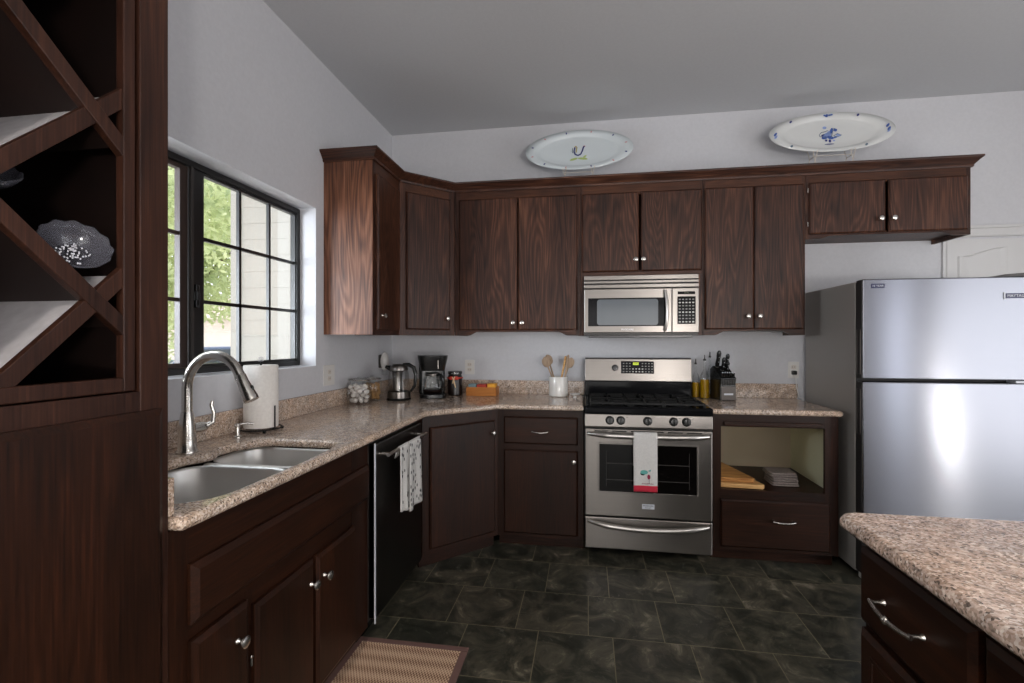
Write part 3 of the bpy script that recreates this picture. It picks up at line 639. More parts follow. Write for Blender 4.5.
# diagonal base corner
t = thing('base_cabinet', 'diagonal corner base cabinet with a single door', 'base cabinet', (.45, -.45, 0))
m = MB(); m.prism([(.003, -.988), (.605, -.988), (.988, -.605), (.988, -.003), (.003, -.003)], 'z', KB+.001, ZU-.003); obj('carcass', m, 'basewood_z', t)
DG = DIAG((.611, -.991)); W = .5374
m = MB(DG); m.box(.0, .05, -.0, .006, KB, ZU-.002).box(W-.05, W, .0, .006, KB, ZU-.002); obj('stile', m, 'basewood_z', t)
m = MB(DG); m.box(.05, W-.05, 0, .0055, KB, .13).box(.05, W-.05, .0, .0055, .83, ZU-.002); obj('rail', m, 'basewood_x', t)
m = MB(DG); m.box(.0, W, -.06, -.045, 0.001, KB); obj('toe_kick', m, 'basewood_x', t)
d = obj('door', MB(DG).slab(.045, W-.03, .118, .842, .007, .017), 'basewood_z', t); knob(DG, W-.055, .762, .024, d)
# open shelf cabinet right of range
t = thing('base_cabinet', 'open-shelf base cabinet with one wide drawer, between range and refrigerator', 'base cabinet', (2.69, -.3, 0))
u0, u1 = 2.335, 3.036
base_body(t, FB, u0, u1, .61)
m = MB(FB); m.box(u0+.001, 2.381, -.02, 0, KB, ZU-.002).box(2.963, u1-.001, -.02, 0, KB, ZU-.002); obj('stile', m, 'basewood_z', t)
m = MB(FB); m.box(2.381, 2.963, -.02, -.0005, KB, .115).box(2.381, 2.963, -.02, -.0005, .385, .452).box(2.381, 2.963, -.02, -.0005, .835, ZU-.002); obj('rail', m, 'basewood_x', t)
m = MB(FB); m.box(2.395, 2.95, -.0, .014, .838, .866); obj('apron', m, 'basewood_x', t, bevel=.006)
obj('shelf', MB(FB).box(u0+.02, u1-.02, -.595, -.0205, .432, .45), 'basewood_x', t)
obj('back_panel', MB(FB).box(u0+.02, u1-.03, -.6, -.596, .45, .905), 'cream_back', t)
m = MB(FB); m.box(u1-.03, u1-.019, -.6, -.0205, .451, .905).box(u0+.019, u0+.03, -.6, -.0205, .451, .905); obj('side_lining', m, 'cream_panel', t)
d = door(FB, 2.375, 2.985, .11, .396, t, 'basewood_x', name='drawer'); pull(FB, 2.724, .284, .0205, d, half=.055)
# sink base
t = thing('base_cabinet', 'long base cabinet under the sink with a false drawer front and three doors', 'base cabinet', (.3, -2.2, 0))
y0, y1 = -2.714, -1.69
base_body(t, FL, y0, y1, .61)
m = MB(FL); m.box(y0+.001, -2.65, -.02, 0, KB, ZU-.002).box(-2.455, -2.425, -.02, 0, KB, .64).box(-1.835, y1-.001, -.02, 0, KB, ZU-.002); obj('stile', m, 'basewood_z', t)
m = MB(FL); m.box(-2.66, -1.835, -.02, -.0005, .58, .68).box(-2.66, -1.835, -.02, -.0005, .8, ZU-.002).box(-2.66, -2.455, -.02, -.0005, KB, .12).box(-2.425, -1.835, -.02, -.0005, KB, .12); obj('rail', m, 'basewood_y', t)
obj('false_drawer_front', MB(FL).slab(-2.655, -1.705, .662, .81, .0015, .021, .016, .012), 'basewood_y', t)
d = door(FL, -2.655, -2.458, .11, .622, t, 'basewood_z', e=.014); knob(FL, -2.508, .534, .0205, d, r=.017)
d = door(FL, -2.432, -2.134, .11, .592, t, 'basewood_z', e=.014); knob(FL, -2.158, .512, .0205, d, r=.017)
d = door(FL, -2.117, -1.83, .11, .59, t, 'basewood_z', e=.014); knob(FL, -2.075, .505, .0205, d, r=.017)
for u, z in ((-2.66, .47), (-2.437, .43)): hinge(FL, u, z, .006, t)
# dishwasher
t = thing('dishwasher', 'dark stainless dishwasher with a towel bar handle, left of the corner', 'dishwasher', (.3, -1.38, 0))
y0, y1 = -1.686, -1.085
obj('tub', MB(FL).box(y0, y1, -.6, -.001, .1, .905), 'dark_grey', t)
obj('door_panel', MB(FL).box(y0+.004, y1-.004, .0, .035, .115, .895), 'dishwasher_steel', t, bevel=.006)
obj('edge_trim', MB(FL).box(y0-.0028, y0+.0035, .031, .0365, .1, .9), 'badge_silver', t)
obj('kick_plate', MB(FL).box(y0, y1, -.07, -.055, .001, .1), 'black_plastic', t)
m = MB(); m.tube([(.686, y0+.045, .84), (.688, (y0+y1)/2, .843), (.686, y1-.045, .84)], .0085, 12)
for y in (y0+.07, y1-.07): m.tube([(.645, y, .84), (.686, y, .84)], .007, 10)
obj('handle', m, 'steel_bar', t, smooth=True)
# filler strip
tag(obj('filler_strip', MB(FL).box(-1.083, -.993, -.025, .0, KB, ZU-.003), 'basewood_z'), 'narrow dark wood filler between dishwasher and corner cabinet', 'trim')

# ================================================================== COUNTERTOPS
def arc(cx_, cy_, r, a0, a1, n=6): return [(cx_+r*math.cos(math.radians(a0+(a1-a0)*i/n)), cy_+r*math.sin(math.radians(a0+(a1-a0)*i/n))) for i in range(n+1)]
t = thing('countertop', 'speckled granite countertop wrapping the left wall and corner, with sink cutout', 'countertop', (.6, -1.2, .91))
outer = [(.002, -2.7135), (.635, -2.7135)]+arc(.635, -2.6955, .018, -90, 0, 4)[1:]+[(.653, -1.04), (.657, -1.02), (.668, -1.0), (1.0, -.668), (1.02, -.657), (1.04, -.653), (1.552, -.653), (1.552, -.002), (.002, -.002)]
hole = arc(.215+.075, -1.87-.075, .075, 90, 180, 5)+[(.187, -1.97), (.187, -2.06), (.212, -2.1), (.212, -2.13), (.18, -2.2), (.168, -2.3)]+arc(.168+.13, -2.50, .13, 180, 270, 6)+arc(.612-.13, -2.50, .13, 270, 360, 6)+[(.612, -2.2), (.606, -2.1), (.6, -2.0)]+arc(.585-.06, -1.87-.06, .06, 0, 90, 5)
slab_curve('slab', outer, [hole], .929, .017, .0155, 'granite', t)
m = MB(); m.box(.002, .02, -2.6935, -.022, ZC, 1.049).box(.002, 1.552, -.0205, -.002, ZC, 1.049).box(.0205, .615, -2.7135, -2.694, ZC, 1.035)
obj('backsplash', m, 'granite', t, bevel=.003)
t = thing('countertop', 'short granite countertop between the range and the refrigerator', 'countertop', (2.7, -.3, .91))
slab_curve('slab', [(2.322, -.653), (3.035, -.653), (3.047, -.64), (3.052, -.002), (2.322, -.002)], [], .929, .017, .0155, 'granite', t)
obj('backsplash', MB().box(2.322, 3.052, -.0205, -.002, ZC, 1.049), 'granite', t, bevel=.003)
# island
IX, IY = 2.16, -2.425
t = thing('countertop', 'large pinkish granite island countertop in the right foreground', 'countertop', (2.9, -3.2, .91))
slab_curve('slab', [(IX, -4.4), (4.0, -4.4), (4.0, IY), (IX+.04, IY), (IX+.014, IY-.01), (IX, IY-.03)], [], .933, .018, .0165, 'island_granite_lit', t)
t = thing('island_cabinet', 'dark wood island cabinet with drawers under the foreground granite top', 'base cabinet', (2.9, -3.3, 0))
FI = ISLE(2.219)
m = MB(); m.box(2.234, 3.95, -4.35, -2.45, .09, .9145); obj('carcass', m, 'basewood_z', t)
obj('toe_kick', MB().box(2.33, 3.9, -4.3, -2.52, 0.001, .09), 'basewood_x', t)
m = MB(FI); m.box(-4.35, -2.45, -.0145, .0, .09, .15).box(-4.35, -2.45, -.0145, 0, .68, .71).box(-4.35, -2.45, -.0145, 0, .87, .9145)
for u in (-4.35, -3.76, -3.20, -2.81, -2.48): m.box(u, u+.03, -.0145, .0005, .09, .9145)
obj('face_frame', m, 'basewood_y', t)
zs = [(.725, .876), (.15, .705)]
for (a, b_) in ((-2.79, -2.457), (-3.19, -2.806), (-3.74, -3.205)):
    d = door(FI, a, b_, .71, .883, t, 'basewood_y', name='drawer', o=.001, e=.012)
    if a > -3: pull(FI, (a+b_)/2+.01, .80, .02, d, half=.06, bead=True)
    else: pull(FI, (a+b_)/2, .788, .02, d, half=.055, bead=True)
    d = obj('door', MB(FI).slab(a, b_, .12, .694, .001, .019, .012), 'basewood_z', t)
    m = MB(FI); w_ = b_-a
    for (p0, p1, q0, q1) in ((a+.05, b_-.05, .165, .175), (a+.05, b_-.05, .645, .655), (a+.05, a+.06, .175, .645), (b_-.06, b_-.05, .175, .645)): m.box(p0, p1, .019, .024, q0, q1)
    obj('panel_moulding', m, 'basewood_y', d, bevel=.002)

# ================================================================== SINK + FAUCET
t = thing('sink', 'undermount stainless steel double-bowl sink in the left counter', 'sink', (.4, -2.25, .72))
def bowl(pts, z0, depth, name):
    m = MB(); cx_ = sum(p[0] for p in pts)/len(pts); cy_ = sum(p[1] for p in pts)/len(pts); n = len(pts)
    lv = [(1.015, z0), (1.0, z0), (.985, z0-.01), (.95, z0-depth*.6), (.93, z0-depth*.85), (.85, z0-depth*.97), (.6, z0-depth), (.12, z0-depth-.004)]
    rings = [[m.v((cx_+(x-cx_)*k, cy_+(y-cy_)*k, z)) for x, y in pts] for k, z in lv]
    for a, b_ in zip(rings, rings[1:]):
        for i in range(n): m.face([a[i], a[(i+1) % n], b_[(i+1) % n], b_[i]])
    m.face(rings[-1]); return obj(name, m, 'sink_steel', t, smooth='all', solid=.0012)
def rrect(x0, x1, y0, y1, r, n=6):
    return arc(x1-r, y1-r, r, 0, 90, n)+arc(x0+r, y1-r, r, 90, 180, n)+arc(x0+r, y0+r, r, 180, 270, n)+arc(x1-r, y0+r, r, 270, 360, n)
b1 = bowl(rrect(.158, .597, -2.64, -2.155, .12), .909, .2, 'large_bowl')
b2 = bowl(rrect(.178, .597, -2.127, -1.862, .085), .909, .17, 'small_bowl')
m = MB(); m.box(.2, .6, -2.152, -2.128, .885, .9105); obj('divider', m, 'sink_steel', t, bevel=.004)
for b_, (x, y, z) in ((b1, (.39, -2.395, .706)), (b2, (.395, -2.0, .736))):
    obj('drain', MB().lathe([(.045, 0), (.045, .003), (.03, .002), (0, .001)], (x, y, z), (0, 0, 1), 20), 'chrome', b_, smooth=True)
FX, FY = .124, -2.14
t = thing('faucet', 'brushed nickel gooseneck kitchen faucet with pull-down spray head', 'faucet', (FX, FY, ZC))
obj('base', MB().lathe([(.035, .001), (.035, .008), (.031, .014), (.029, .05), (.0265, .10), (.022, .135), (.0195, .15)], (FX, FY, ZC), (0, 0, 1), 28), 'nickel', t, smooth=True)
pts = [(FX, FY, ZC+.145), (FX, FY, 1.15), (FX, FY, 1.18)]
R = .113
for i in range(1, 15): a = PI-PI*i/14*.86; pts.append((FX+R+R*math.cos(a), FY+.0*i, 1.18+R*1.1*math.sin(a)))
e = Vector(pts[-1]); dd = (Vector(pts[-1])-Vector(pts[-2])).normalized()
obj('gooseneck', MB().tube(pts, .0175, 16), 'nickel', t, smooth=True)
obj('spray_head', MB().lathe([(.0185, .001), (.0195, .003), (.0195, .03), (.026, .092), (.025, .102), (0, .103)], e, dd, 20), 'nickel', t, smooth=True)
sd = Vector((-dd.z, 0, dd.x))*-1
obj('spray_button', MB().ball(e+dd*.06-sd*.019 if sd.x > 0 else e+dd*.06+Vector((.02, 0, .004)), .008, 1, .7, 1.9), 'black_plastic', t, smooth=True)
m = MB(); m.lathe([(.019, 0), (.019, .035), (.017, .05), (.012, .056)], (FX, FY+.022, ZC+.085), (0.25, 1, 0), 20); hv = obj('valve', m, 'nickel', t, smooth=True)
obj('lever', MB().tube([(FX+.02, FY+.068, ZC+.088), (FX+.032, FY+.085, ZC+.1), (FX+.032, FY+.09, ZC+.135), (FX+.024, FY+.086, ZC+.165), (FX+.027, FY+.088, ZC+.18)], [.01, .009, .0075, .008, .006], 12), 'nickel', hv, smooth=True)
SX, SY = .105, -1.862
t = thing('soap_dispenser', 'small brushed nickel soap dispenser pump beside the faucet', 'soap dispenser', (SX, SY, ZC))
obj('body', MB().lathe([(.019, .0), (.019, .004), (.011, .009), (.0095, .045), (.012, .047), (.012, .058), (0, .06)], (SX, SY, ZC+.0005), (0, 0, 1), 20), 'nickel', t, smooth=True)
obj('spout', MB().tube([(SX-.006, SY-.012, ZC+.053), (SX+.02, SY+.03, ZC+.056), (SX+.036, SY+.05, ZC+.05)], [.006, .005, .004], 10), 'nickel', t, smooth=True)
# ------------------------------------------------------------------ paper towels
TX_, TY_ = .103, -1.712
t = thing('paper_towel_holder', 'black wire paper towel stand with a clear faceted knob on top', 'holder', (TX_, TY_, ZC))
m = MB(); m.lathe([(.0, .0), (.003, .0), (.003, .001)], (TX_, TY_, ZC)); 
m.tube([(TX_+.088*math.cos(a), TY_+.088*math.sin(a), ZC+.014) for a in [2*PI*i/40 for i in range(40)]], .003, 8, closed=True)
m.tube([(TX_-.088, TY_, ZC+.014), (TX_+.088, TY_, ZC+.014)], .003, 8)
for k in range(4):
    a = PI/4+k*PI/2; m.ball((TX_+.088*math.cos(a), TY_+.088*math.sin(a), ZC+.008), .0075)
obj('wire_base', m, 'black_iron', t, smooth=True)
obj('post', MB().tube([(TX_, TY_, ZC+.014), (TX_, TY_, ZC+.32)], .004, 8), 'black_iron', t, smooth=True)
obj('finial', MB().ball((TX_, TY_, ZC+.326), .014, seg=8), 'crystal', t)
m = MB(); m.lathe([(.02, .02), (.071, .02), (.072, .024), (.072, .296), (.07, .3), (.02, .3), (.02, .02)], (TX_, TY_, ZC), (0, 0, 1), 40, cap=False)
tag(obj('paper_towel_roll', m, 'paper', smooth=True), 'roll of white paper towel on its stand near the faucet', 'paper towel')
obj('tension_bar', MB().box(TX_+.0735, TX_+.0775, TY_-.012, TY_-.004, ZC+.014, ZC+.118), 'dark_grey', t, bevel=.001)

# ================================================================== RANGE
RX0, RX1 = 1.558, 2.316; RY = -.675
t = thing('range', 'stainless steel freestanding gas range with black cooktop', 'stove', ((RX0+RX1)/2, -.35, 0))
obj('body', MB().box(RX0, RX1, -.655, -.02, .06, .9), 'dark_grey', t, bevel=.002)
m = MB()
for x in (RX0+.05, RX1-.05):
    for y in (-.5, -.08): m.lathe([(.02, 0), (.02, .01), (.012, .012), (.012, .06)], (x, y, 0.0005), (0, 0, 1), 12)
obj('levelling_foot', m, 'black_plastic', t, smooth=True)
fr = BACK(-.657)
# bottom drawer
dw = obj('drawer', MB(fr).box(RX0+.002, RX1-.002, 0, .028, .072, .266), 'steel', t, bevel=.006)
def bow(fr, u0, u1, z, o, sag, out, r, n=16, seg=12):
    pts = []; rr = []
    for i in range(n+1):
        s_ = i/n; k = math.sin(PI*s_); pts.append(at(fr, u0+(u1-u0)*s_, o+.012+out*min(1, k*2.2), z-sag*k)); rr.append(r*(.65+.35*min(1, k*3)))
    return MB().tube([at(fr, u0, o-.001, z)]+pts+[at(fr, u1, o-.001, z)], [r*.6]+rr+[r*.6], seg)
obj('handle', bow(fr, RX0+.025, RX1-.03, .243, .028, .028, .03, .016), 'steel_bar', dw, smooth=True)
# oven door
od = obj('oven_door', MB(fr).box(RX0+.002, RX1-.002, 0, .028, .274, .812), 'steel', t, bevel=.006)
m = MB(fr); a, b_, c_, d_ = 1.640, 2.232, .42, .728; fw_ = .009
m.box(a, b_, .028, .034, c_, c_+fw_).box(a, b_, .028, .034, d_-fw_, d_).box(a, a+fw_, .028, .034, c_+fw_, d_-fw_).box(b_-fw_, b_, .028, .034, c_+fw_, d_-fw_)
obj('window_trim', m, 'steel', od, bevel=.002)
obj('oven_window', MB(fr).box(a+fw_, b_-fw_, .0275, .0295, c_+fw_, d_-fw_), 'oven_glass', od)
m = MB(fr); 
for z in (.5, .6): m.box(a+.05, b_-.05, .0296, .0302, z, z+.004)
m.box(a+.05, a+.052, .0296, .03, c_+.04, d_-.05).box(b_-.052, b_-.05, .0296, .03, c_+.04, d_-.05)
obj('rack_line', m, 'dark_grey', od)
obj('handle', bow(fr, RX0+.022, RX1-.028, .783, .028, .006, .034, .0165), 'steel_bar', od, smooth=True)
m = MB(fr)
for k in range(6): u = RX0+.06+k*.11; m.box(u, u+.085, .0283, .029, .797, .803)
obj('vent_slot', m, 'black_plastic', od)
bd = obj('badge', MB(fr).box(1.905, 1.978, .028, .0295, .33, .36), 'badge_silver', od, bevel=.002)
text('badge_lettering', 'FRIGIDAIRE', .0125, 'dark_grey', bd, at(fr, 1.9415, .0297, .35), (1, 0, 0), (0, 0, 1))
text('badge_lettering', 'GALLERY', .009, 'dark_grey', bd, at(fr, 1.9415, .0297, .338), (1, 0, 0), (0, 0, 1))
# control panel
cp = obj('control_panel', MB().prism([(-.655, .822), (-.687, .822), (-.69, .83), (-.683, .903), (-.655, .903)], 'x', RX0+.001, RX1-.001), 'steel', t, bevel=.003)
for u in (1.712, 1.778, 1.938, 2.09, 2.165):
    m = MB(); o_ = (u, -.6865, .867); ax = (0, -1, .09)
    m.lathe([(.027, .0), (.027, .003), (.022, .005), (.0205, .024), (.018, .027), (0, .028)], o_, ax, 22); m.box(u-.0035, u+.0035, -.718, -.71, .85, .886)
    obj('burner_knob', m, 'black_plastic', cp, smooth=True)
    text('knob_mark', 'OFF', .007, 'black_plastic', cp, (u+.036, -.6868, .887), (1, 0, 0), (0, .1, 1))
# cooktop
ct = obj('cooktop', MB().prism([(-.03, .905), (-.69, .905), (-.694, .915), (-.694, .94), (-.68, .95), (-.66, .946), (-.64, .935), (-.12, .935), (-.1, .948), (-.03, .948)], 'x', RX0+.0005, RX1-.0005), 'black_gloss', t, bevel=.002)
m = MB(); m.box(RX0+.0005, RX0+.03, -.66, -.12, .93, .95).box(RX1-.03, RX1-.0005, -.66, -.12, .93, .95); obj('cooktop_rim', m, 'black_gloss', ct, bevel=.005)
for (u, y, r_) in ((1.73, -.52, .045), (2.14, -.52, .05), (1.73, -.25, .04), (2.14, -.25, .04), (1.937, -.385, .045)):
    m = MB(); m.lathe([(r_+.02, .0), (r_+.015, .006), (r_, .008), (r_, .017), (r_*.8, .021), (0, .022)], (u, y, .9355), (0, 0, 1), 24); obj('burner', m, 'black_iron', ct, smooth=True)
for (a, b_) in ((1.595, 1.83), (1.835, 2.04), (2.045, 2.28)):
    m = MB(); z = .966; r_ = .0058
    y0_, y1_ = -.635, -.13
    def bar(p, q): 
        d = (Vector(q)-Vector(p)); n_ = Vector((-d.y, d.x, 0)).normalized()*r_; v = [Vector(p)+n_, Vector(p)-n_, Vector(q)-n_, Vector(q)+n_]
        lo = [m.v((k.x, k.y, z-.007)) for k in v]; hi = [m.v((k.x, k.y, z+.006)) for k in v]; m.face(lo); m.face(hi)
        for i in range(4): m.face([lo[i], lo[(i+1) % 4], hi[(i+1) % 4], hi[i]])
    bar((a, y0_, 0), (b_, y0_, 0)); bar((a, y1_, 0), (b_, y1_, 0)); bar((a, y0_, 0), (a, y1_, 0)); bar((b_, y0_, 0), (b_, y1_, 0)); bar((a, (y0_+y1_)/2, 0), (b_, (y0_+y1_)/2, 0))
    xm = (a+b_)/2
    for y in (-.52, -.25):
        for (dx, dy) in ((1, 0), (-1, 0), (0, 1), (0, -1)):
            bar((xm+dx*.025, y+dy*.025, 0), (xm+dx*((b_-a)/2), y+dy*.125, 0))
    for x in (a, b_):
        for y in (y0_, y1_, (y0_+y1_)/2): m.box(x-.006, x+.006, y-.006, y+.006, .9365, z)
    obj('burner_grate', m, 'black_iron', ct, bevel=.0015)
# backguard
m = MB(); m.prism([(-.022, .948), (-.022, 1.228), (-.075, 1.228), (-.088, 1.222), (-.102, 1.06), (-.098, 1.055), (-.098, .948)], 'x', RX0+.001, RX1-.001)
bg = obj('backguard', m, 'black_gloss', t, bevel=.003)
m = MB(); m.prism([(-.06, 1.23), (-.078, 1.23), (-.0915, 1.222), (-.106, 1.063), (-.1, 1.06), (-.09, 1.2)], 'x', RX0+.0005, RX1-.0005)
bp_ = obj('backguard_panel', m, 'steel', bg, bevel=.002)
def gpt(u, z, o=0.): # point on sloped panel
    s_ = (z-1.063)/(1.222-1.063); return Vector((u, -.106+(.0145)*s_-o, z))
def gplate(u0, u1, z0, z1, o, th, mat, name, par, bev=.0):
    m = MB(); a = [gpt(u0, z0, o), gpt(u1, z0, o), gpt(u1, z1, o), gpt(u0, z1, o)]; b_ = [p+Vector((0, th, 0)) for p in a]
    va = [m.v(p) for p in a]; vb = [m.v(p) for p in b_]; m.face(va); m.face(vb)
    for i in range(4): m.face([va[i], va[(i+1) % 4], vb[(i+1) % 4], vb[i]])
    return obj(name, m, mat, par, bevel=bev)
dp = gplate(1.819, 2.054, 1.117, 1.207, .003, .008, 'black_gloss', 'display_panel', bp_, .003)
gplate(1.905, 1.945, 1.18, 1.198, .0036, .001, 'lcd_on', 'clock_display', dp)
for r_ in range(4):
    for c_ in range(10):
        u = 1.832+c_*.0225; z = 1.127+r_*.02
        if r_ > 1 and 2 < c_ < 6: continue
        gplate(u, u+.011, z, z+.007, .0036, .001, 'button_white' if (r_ < 2 and 2 < c_ < 7) else 'button_grey', 'button', dp)
m = MB(); m.lathe([(.024, 0), (.022, .004), (.02, .02), (0, .022)], gpt(1.776, 1.158, .0), (0, -1, .09), 20); obj('oven_knob', m, 'black_plastic', bp_, smooth=True)
text('clock_digits', '12:40', .013, 'print_black', dp, gpt(1.925, 1.189, .0042), (1, 0, 0), (0, .09, 1))
# oven towel
def drape(name, x0, x1, yf, ytop, zt, zbot, zback, mat, label, cat, fr_='x', folds=.004):
    """cloth over a bar: back flap, over the top, front flap"""
    prof = [(yf+.03, zback), (yf+.03, zt-.02), (yf+.022, zt-.003), (yf+.013, zt+.002), (yf+.003, zt-.004), (yf, zt-.02)]
    n = 14
    prof += [(yf, zt-.02-(zt-.02-zbot)*i/n) for i in range(1, n+1)]
    m = MB(); nu = 16
    def fn(u, v_):
        k = v_*(len(prof)-1); i = min(int(k), len(prof)-2); f = k-i; y = prof[i][0]*(1-f)+prof[i+1][0]*f; z = prof[i][1]*(1-f)+prof[i+1][1]*f
        amp = folds*max(0, (zt-z)/(zt-zbot))
        return (x0+(x1-x0)*u, y-amp*(.5+.5*math.sin(u*9+1)), z)
    m.grid(fn, nu, len(prof)-1); return m
tw = thing('dish_towel', 'white printed dish towel with a red hem hanging on the oven handle', 'towel', (1.918, -.72, .45))
TWY = -.748
obj('cloth', drape('cloth', 1.849, 1.987, TWY, 0, .806, .455, .6, '', '', ''), 'towel_white', tw, smooth='all', solid=.002)
def onfront(u, z): 
    amp = .004*(.806-z)/(.806-.455); uu = (u-1.849)/.138; return TWY-amp*(.5+.5*math.sin(uu*9+1))-.0022
def strip(u0, u1, z0, z1, name, mat, nz=3):
    m = MB(); m.grid(lambda u, v_: (u0+(u1-u0)*u, onfront(u0+(u1-u0)*u, z0+(z1-z0)*v_)+(.0007), z0+(z1-z0)*v_), 10, nz); return obj(name, m, mat, tw, smooth='all', solid=.0006)
strip(1.8492, 1.9868, .4555, .492, 'red_hem', 'towel_red')
def blob(cx_, cz_, pts, name, mat):
    m = MB(); m.face([m.v((cx_+a, onfront(cx_+a, cz_+b_)-.0004, cz_+b_)) for a, b_ in pts]); return obj(name, m, mat, tw, solid=.0006, normals=False)
blob(1.908, .572, [(.022*math.cos(a)*(1.1 if math.cos(a) > 0 else .9), .013*math.sin(a)) for a in [k*PI/8 for k in range(16)]], 'fish_print', 'print_teal')
blob(1.9, .562, [(-.014, .006), (-.008, -.006), (.004, -.01), (.016, -.004), (.006, -.002), (-.004, .0)], 'fish_print_dark', 'print_black')  # dark printed part of the fish
blob(1.934, .583, [(-.004, -.003), (.016, .008), (.012, -.006)], 'fish_tail_print', 'print_teal')
blob(1.937, .545, [(.009*math.cos(a), .015*math.sin(a)) for a in [k*PI/6 for k in range(12)]], 'glass_print', 'print_wine')
blob(1.939, .52, [(-.001, .015), (.001, .015), (.001, -.012), (.008, -.014), (-.006, -.014), (-.001, -.012)], 'glass_stem_print', 'print_black')
text('towel_lettering', 'drink like a fish', .0115, 'print_wine', tw, (1.93, -.7545, .505), (1, 0, 0), (0, 0, 1))

# ================================================================== MICROWAVE
t = thing('microwave', 'stainless over-the-range microwave mounted below the short cabinet', 'microwave', (1.926, -.2, 1.385))
X0, X1 = 1.5535, 2.2985
obj('case', MB().box(X0, X1, -.37, -.004, 1.395, 1.8), 'dark_grey', t, bevel=.002)
obj('grease_vent', MB().box(X0+.03, X1-.035, -.38, -.06, 1.378, 1.395), 'black_plastic', t, bevel=.002)
f = BACK(-.372)
m = MB(f); m.box(X0, X1, 0, .022, 1.768, 1.798).box(X0, X1, 0, .026, 1.744, 1.762).box(X0, X1, 0, .03, 1.712, 1.737); obj('vent_louvre', m, 'steel', t, bevel=.003)
obj('vent_gap', MB(f).box(X0+.002, X1-.002, 0, .012, 1.737, 1.768), 'black_plastic', t)
mdr = obj('microwave_door', MB(f).box(X0, 2.127, 0, .03, 1.412, 1.707), 'steel', t, bevel=.004)
obj('door_glass', MB(f).box(1.58, 2.103, .0295, .0315, 1.455, 1.645), 'black_gloss', mdr, bevel=.001)
def rpoly(u0, u1, z0, z1, r): return rrect(u0, u1, z0, z1, r, 5)
obj('window_screen', MB(f).prism(rpoly(1.64, 2.04, 1.462, 1.636, .018), 'y', .0312, .0322), 'mw_window', mdr)
m = MB(); hx = 2.082
m.tube([at(f, hx, .03, 1.69), at(f, hx, .05, 1.685), at(f, hx+.008, .062, 1.63), at(f, hx+.011, .064, 1.55), at(f, hx+.008, .062, 1.48), at(f, hx, .05, 1.43), at(f, hx, .03, 1.424)], [.007, .009, .0105, .0105, .0105, .009, .007], 12)
obj('handle', m, 'steel_bar', mdr, smooth=True)
text('logo_lettering', 'FRIGIDAIRE', .016, 'badge_silver', mdr, at(f, 1.84, .0306, 1.432), (1, 0, 0), (0, 0, 1))
cpn = obj('control_panel', MB(f).box(2.129, X1, 0, .028, 1.412, 1.707), 'steel', t, bevel=.004)
obj('display', MB(f).box(2.165, 2.275, .0275, .029, 1.664, 1.683), 'black_gloss', cpn)
text('display_digits', '12:40', .014, 'lcd', cpn, at(f, 2.22, .0292, 1.6735), (1, 0, 0), (0, 0, 1))
kp = obj('keypad', MB(f).box(2.163, 2.278, .0275, .029, 1.468, 1.65), 'black_gloss', cpn)
for r_ in range(8):
    for c_ in range(5):
        u = 2.172+c_*.0212; z = 1.478+r_*.0212
        obj('key', MB(f).box(u, u+.012, .029, .0296, z, z+.008), 'button_grey' if (r_ % 3) else 'button_white', kp)

# ================================================================== REFRIGERATOR
t = thing('refrigerator', 'stainless top-freezer refrigerator with grey sides', 'refrigerator', (3.51, -.36, 0))
X0, X1 = 3.096, 3.93
obj('cabinet', MB().box(X0, X1, -.665, -.03, .035, 1.695), 'fridge_side', t, bevel=.006)
m = MB(); m.box(X0+.004, X1-.004, -.672, -.6655, .05, 1.69); obj('gasket', m, 'rubber', t)
f = BACK(-.672)
fz = obj('freezer_door', MB(f).box(X0+.002, X1, .006, .067, 1.143, 1.702), 'fridge_steel', t, bevel=.007)
fd = obj('fridge_door', MB(f).box(X0+.002, X1, .006, .067, .045, 1.128), 'fridge_steel', t, bevel=.007)
for (pn, z0, z1, h0, h1) in ((fz, 1.147, 1.698, 1.17, 1.42), (fd, .05, 1.124, .83, 1.085)):
    e_ = obj('edge_cap', MB().box(X0-.0005, X0+.004, -.734, -.680, z0, z1), 'rubber', pn, bevel=.001)
    m = MB(); xx = X0-.0022; yy0, yy1 = -.725, -.69
    m.tube([(xx, yy0, h0), (xx, yy0, h1), (xx, yy1, h1), (xx, yy1, h0)], .0018, 6, closed=True); obj('pocket_handle', m, 'block_grey', pn)
obj('hinge_cover', MB().prism([(3.74, 1.703), (3.8, 1.716), (3.925, 1.724), (3.925, 1.703)], 'y', -.73, -.6), 'dark_grey', t, bevel=.003)
obj('mid_hinge', MB().box(3.84, 3.93, -.742, -.68, 1.1295, 1.1415), 'badge_silver', t, bevel=.002)
obj('foot', MB().box(X0+.02, X0+.07, -.70, -.66, .0005, .045), 'white_plastic', t, bevel=.004)
m = MB(); m.box(X1-.07, X1-.02, -.70, -.66, .0005, .045); obj('foot', m, 'white_plastic', t, bevel=.004)
obj('kick_grille', MB().box(X0+.08, X1-.08, -.66, -.64, .002, .036), 'rubber', t)
b_ = obj('badge', MB(f).box(3.14, 3.208, .067, .0685, 1.651, 1.675), 'badge_navy', fz, bevel=.001)
text('badge_lettering', '10 YEAR', .016, 'badge_silver', b_, at(f, 3.174, .0687, 1.663), (1, 0, 0), (0, 0, 1))
b_ = obj('badge', MB(f).box(3.795, 3.885, .067, .0695, 1.585, 1.612), 'badge_navy', fz, bevel=.001)
obj('badge_bar', MB(f).box(3.783, 3.79, .067, .071, 1.58, 1.617), 'badge_silver', fz, bevel=.001)
text('badge_lettering', 'MAYTAG', .02, 'badge_silver', b_, at(f, 3.84, .0697, 1.598), (1, 0, 0), (0, 0, 1))

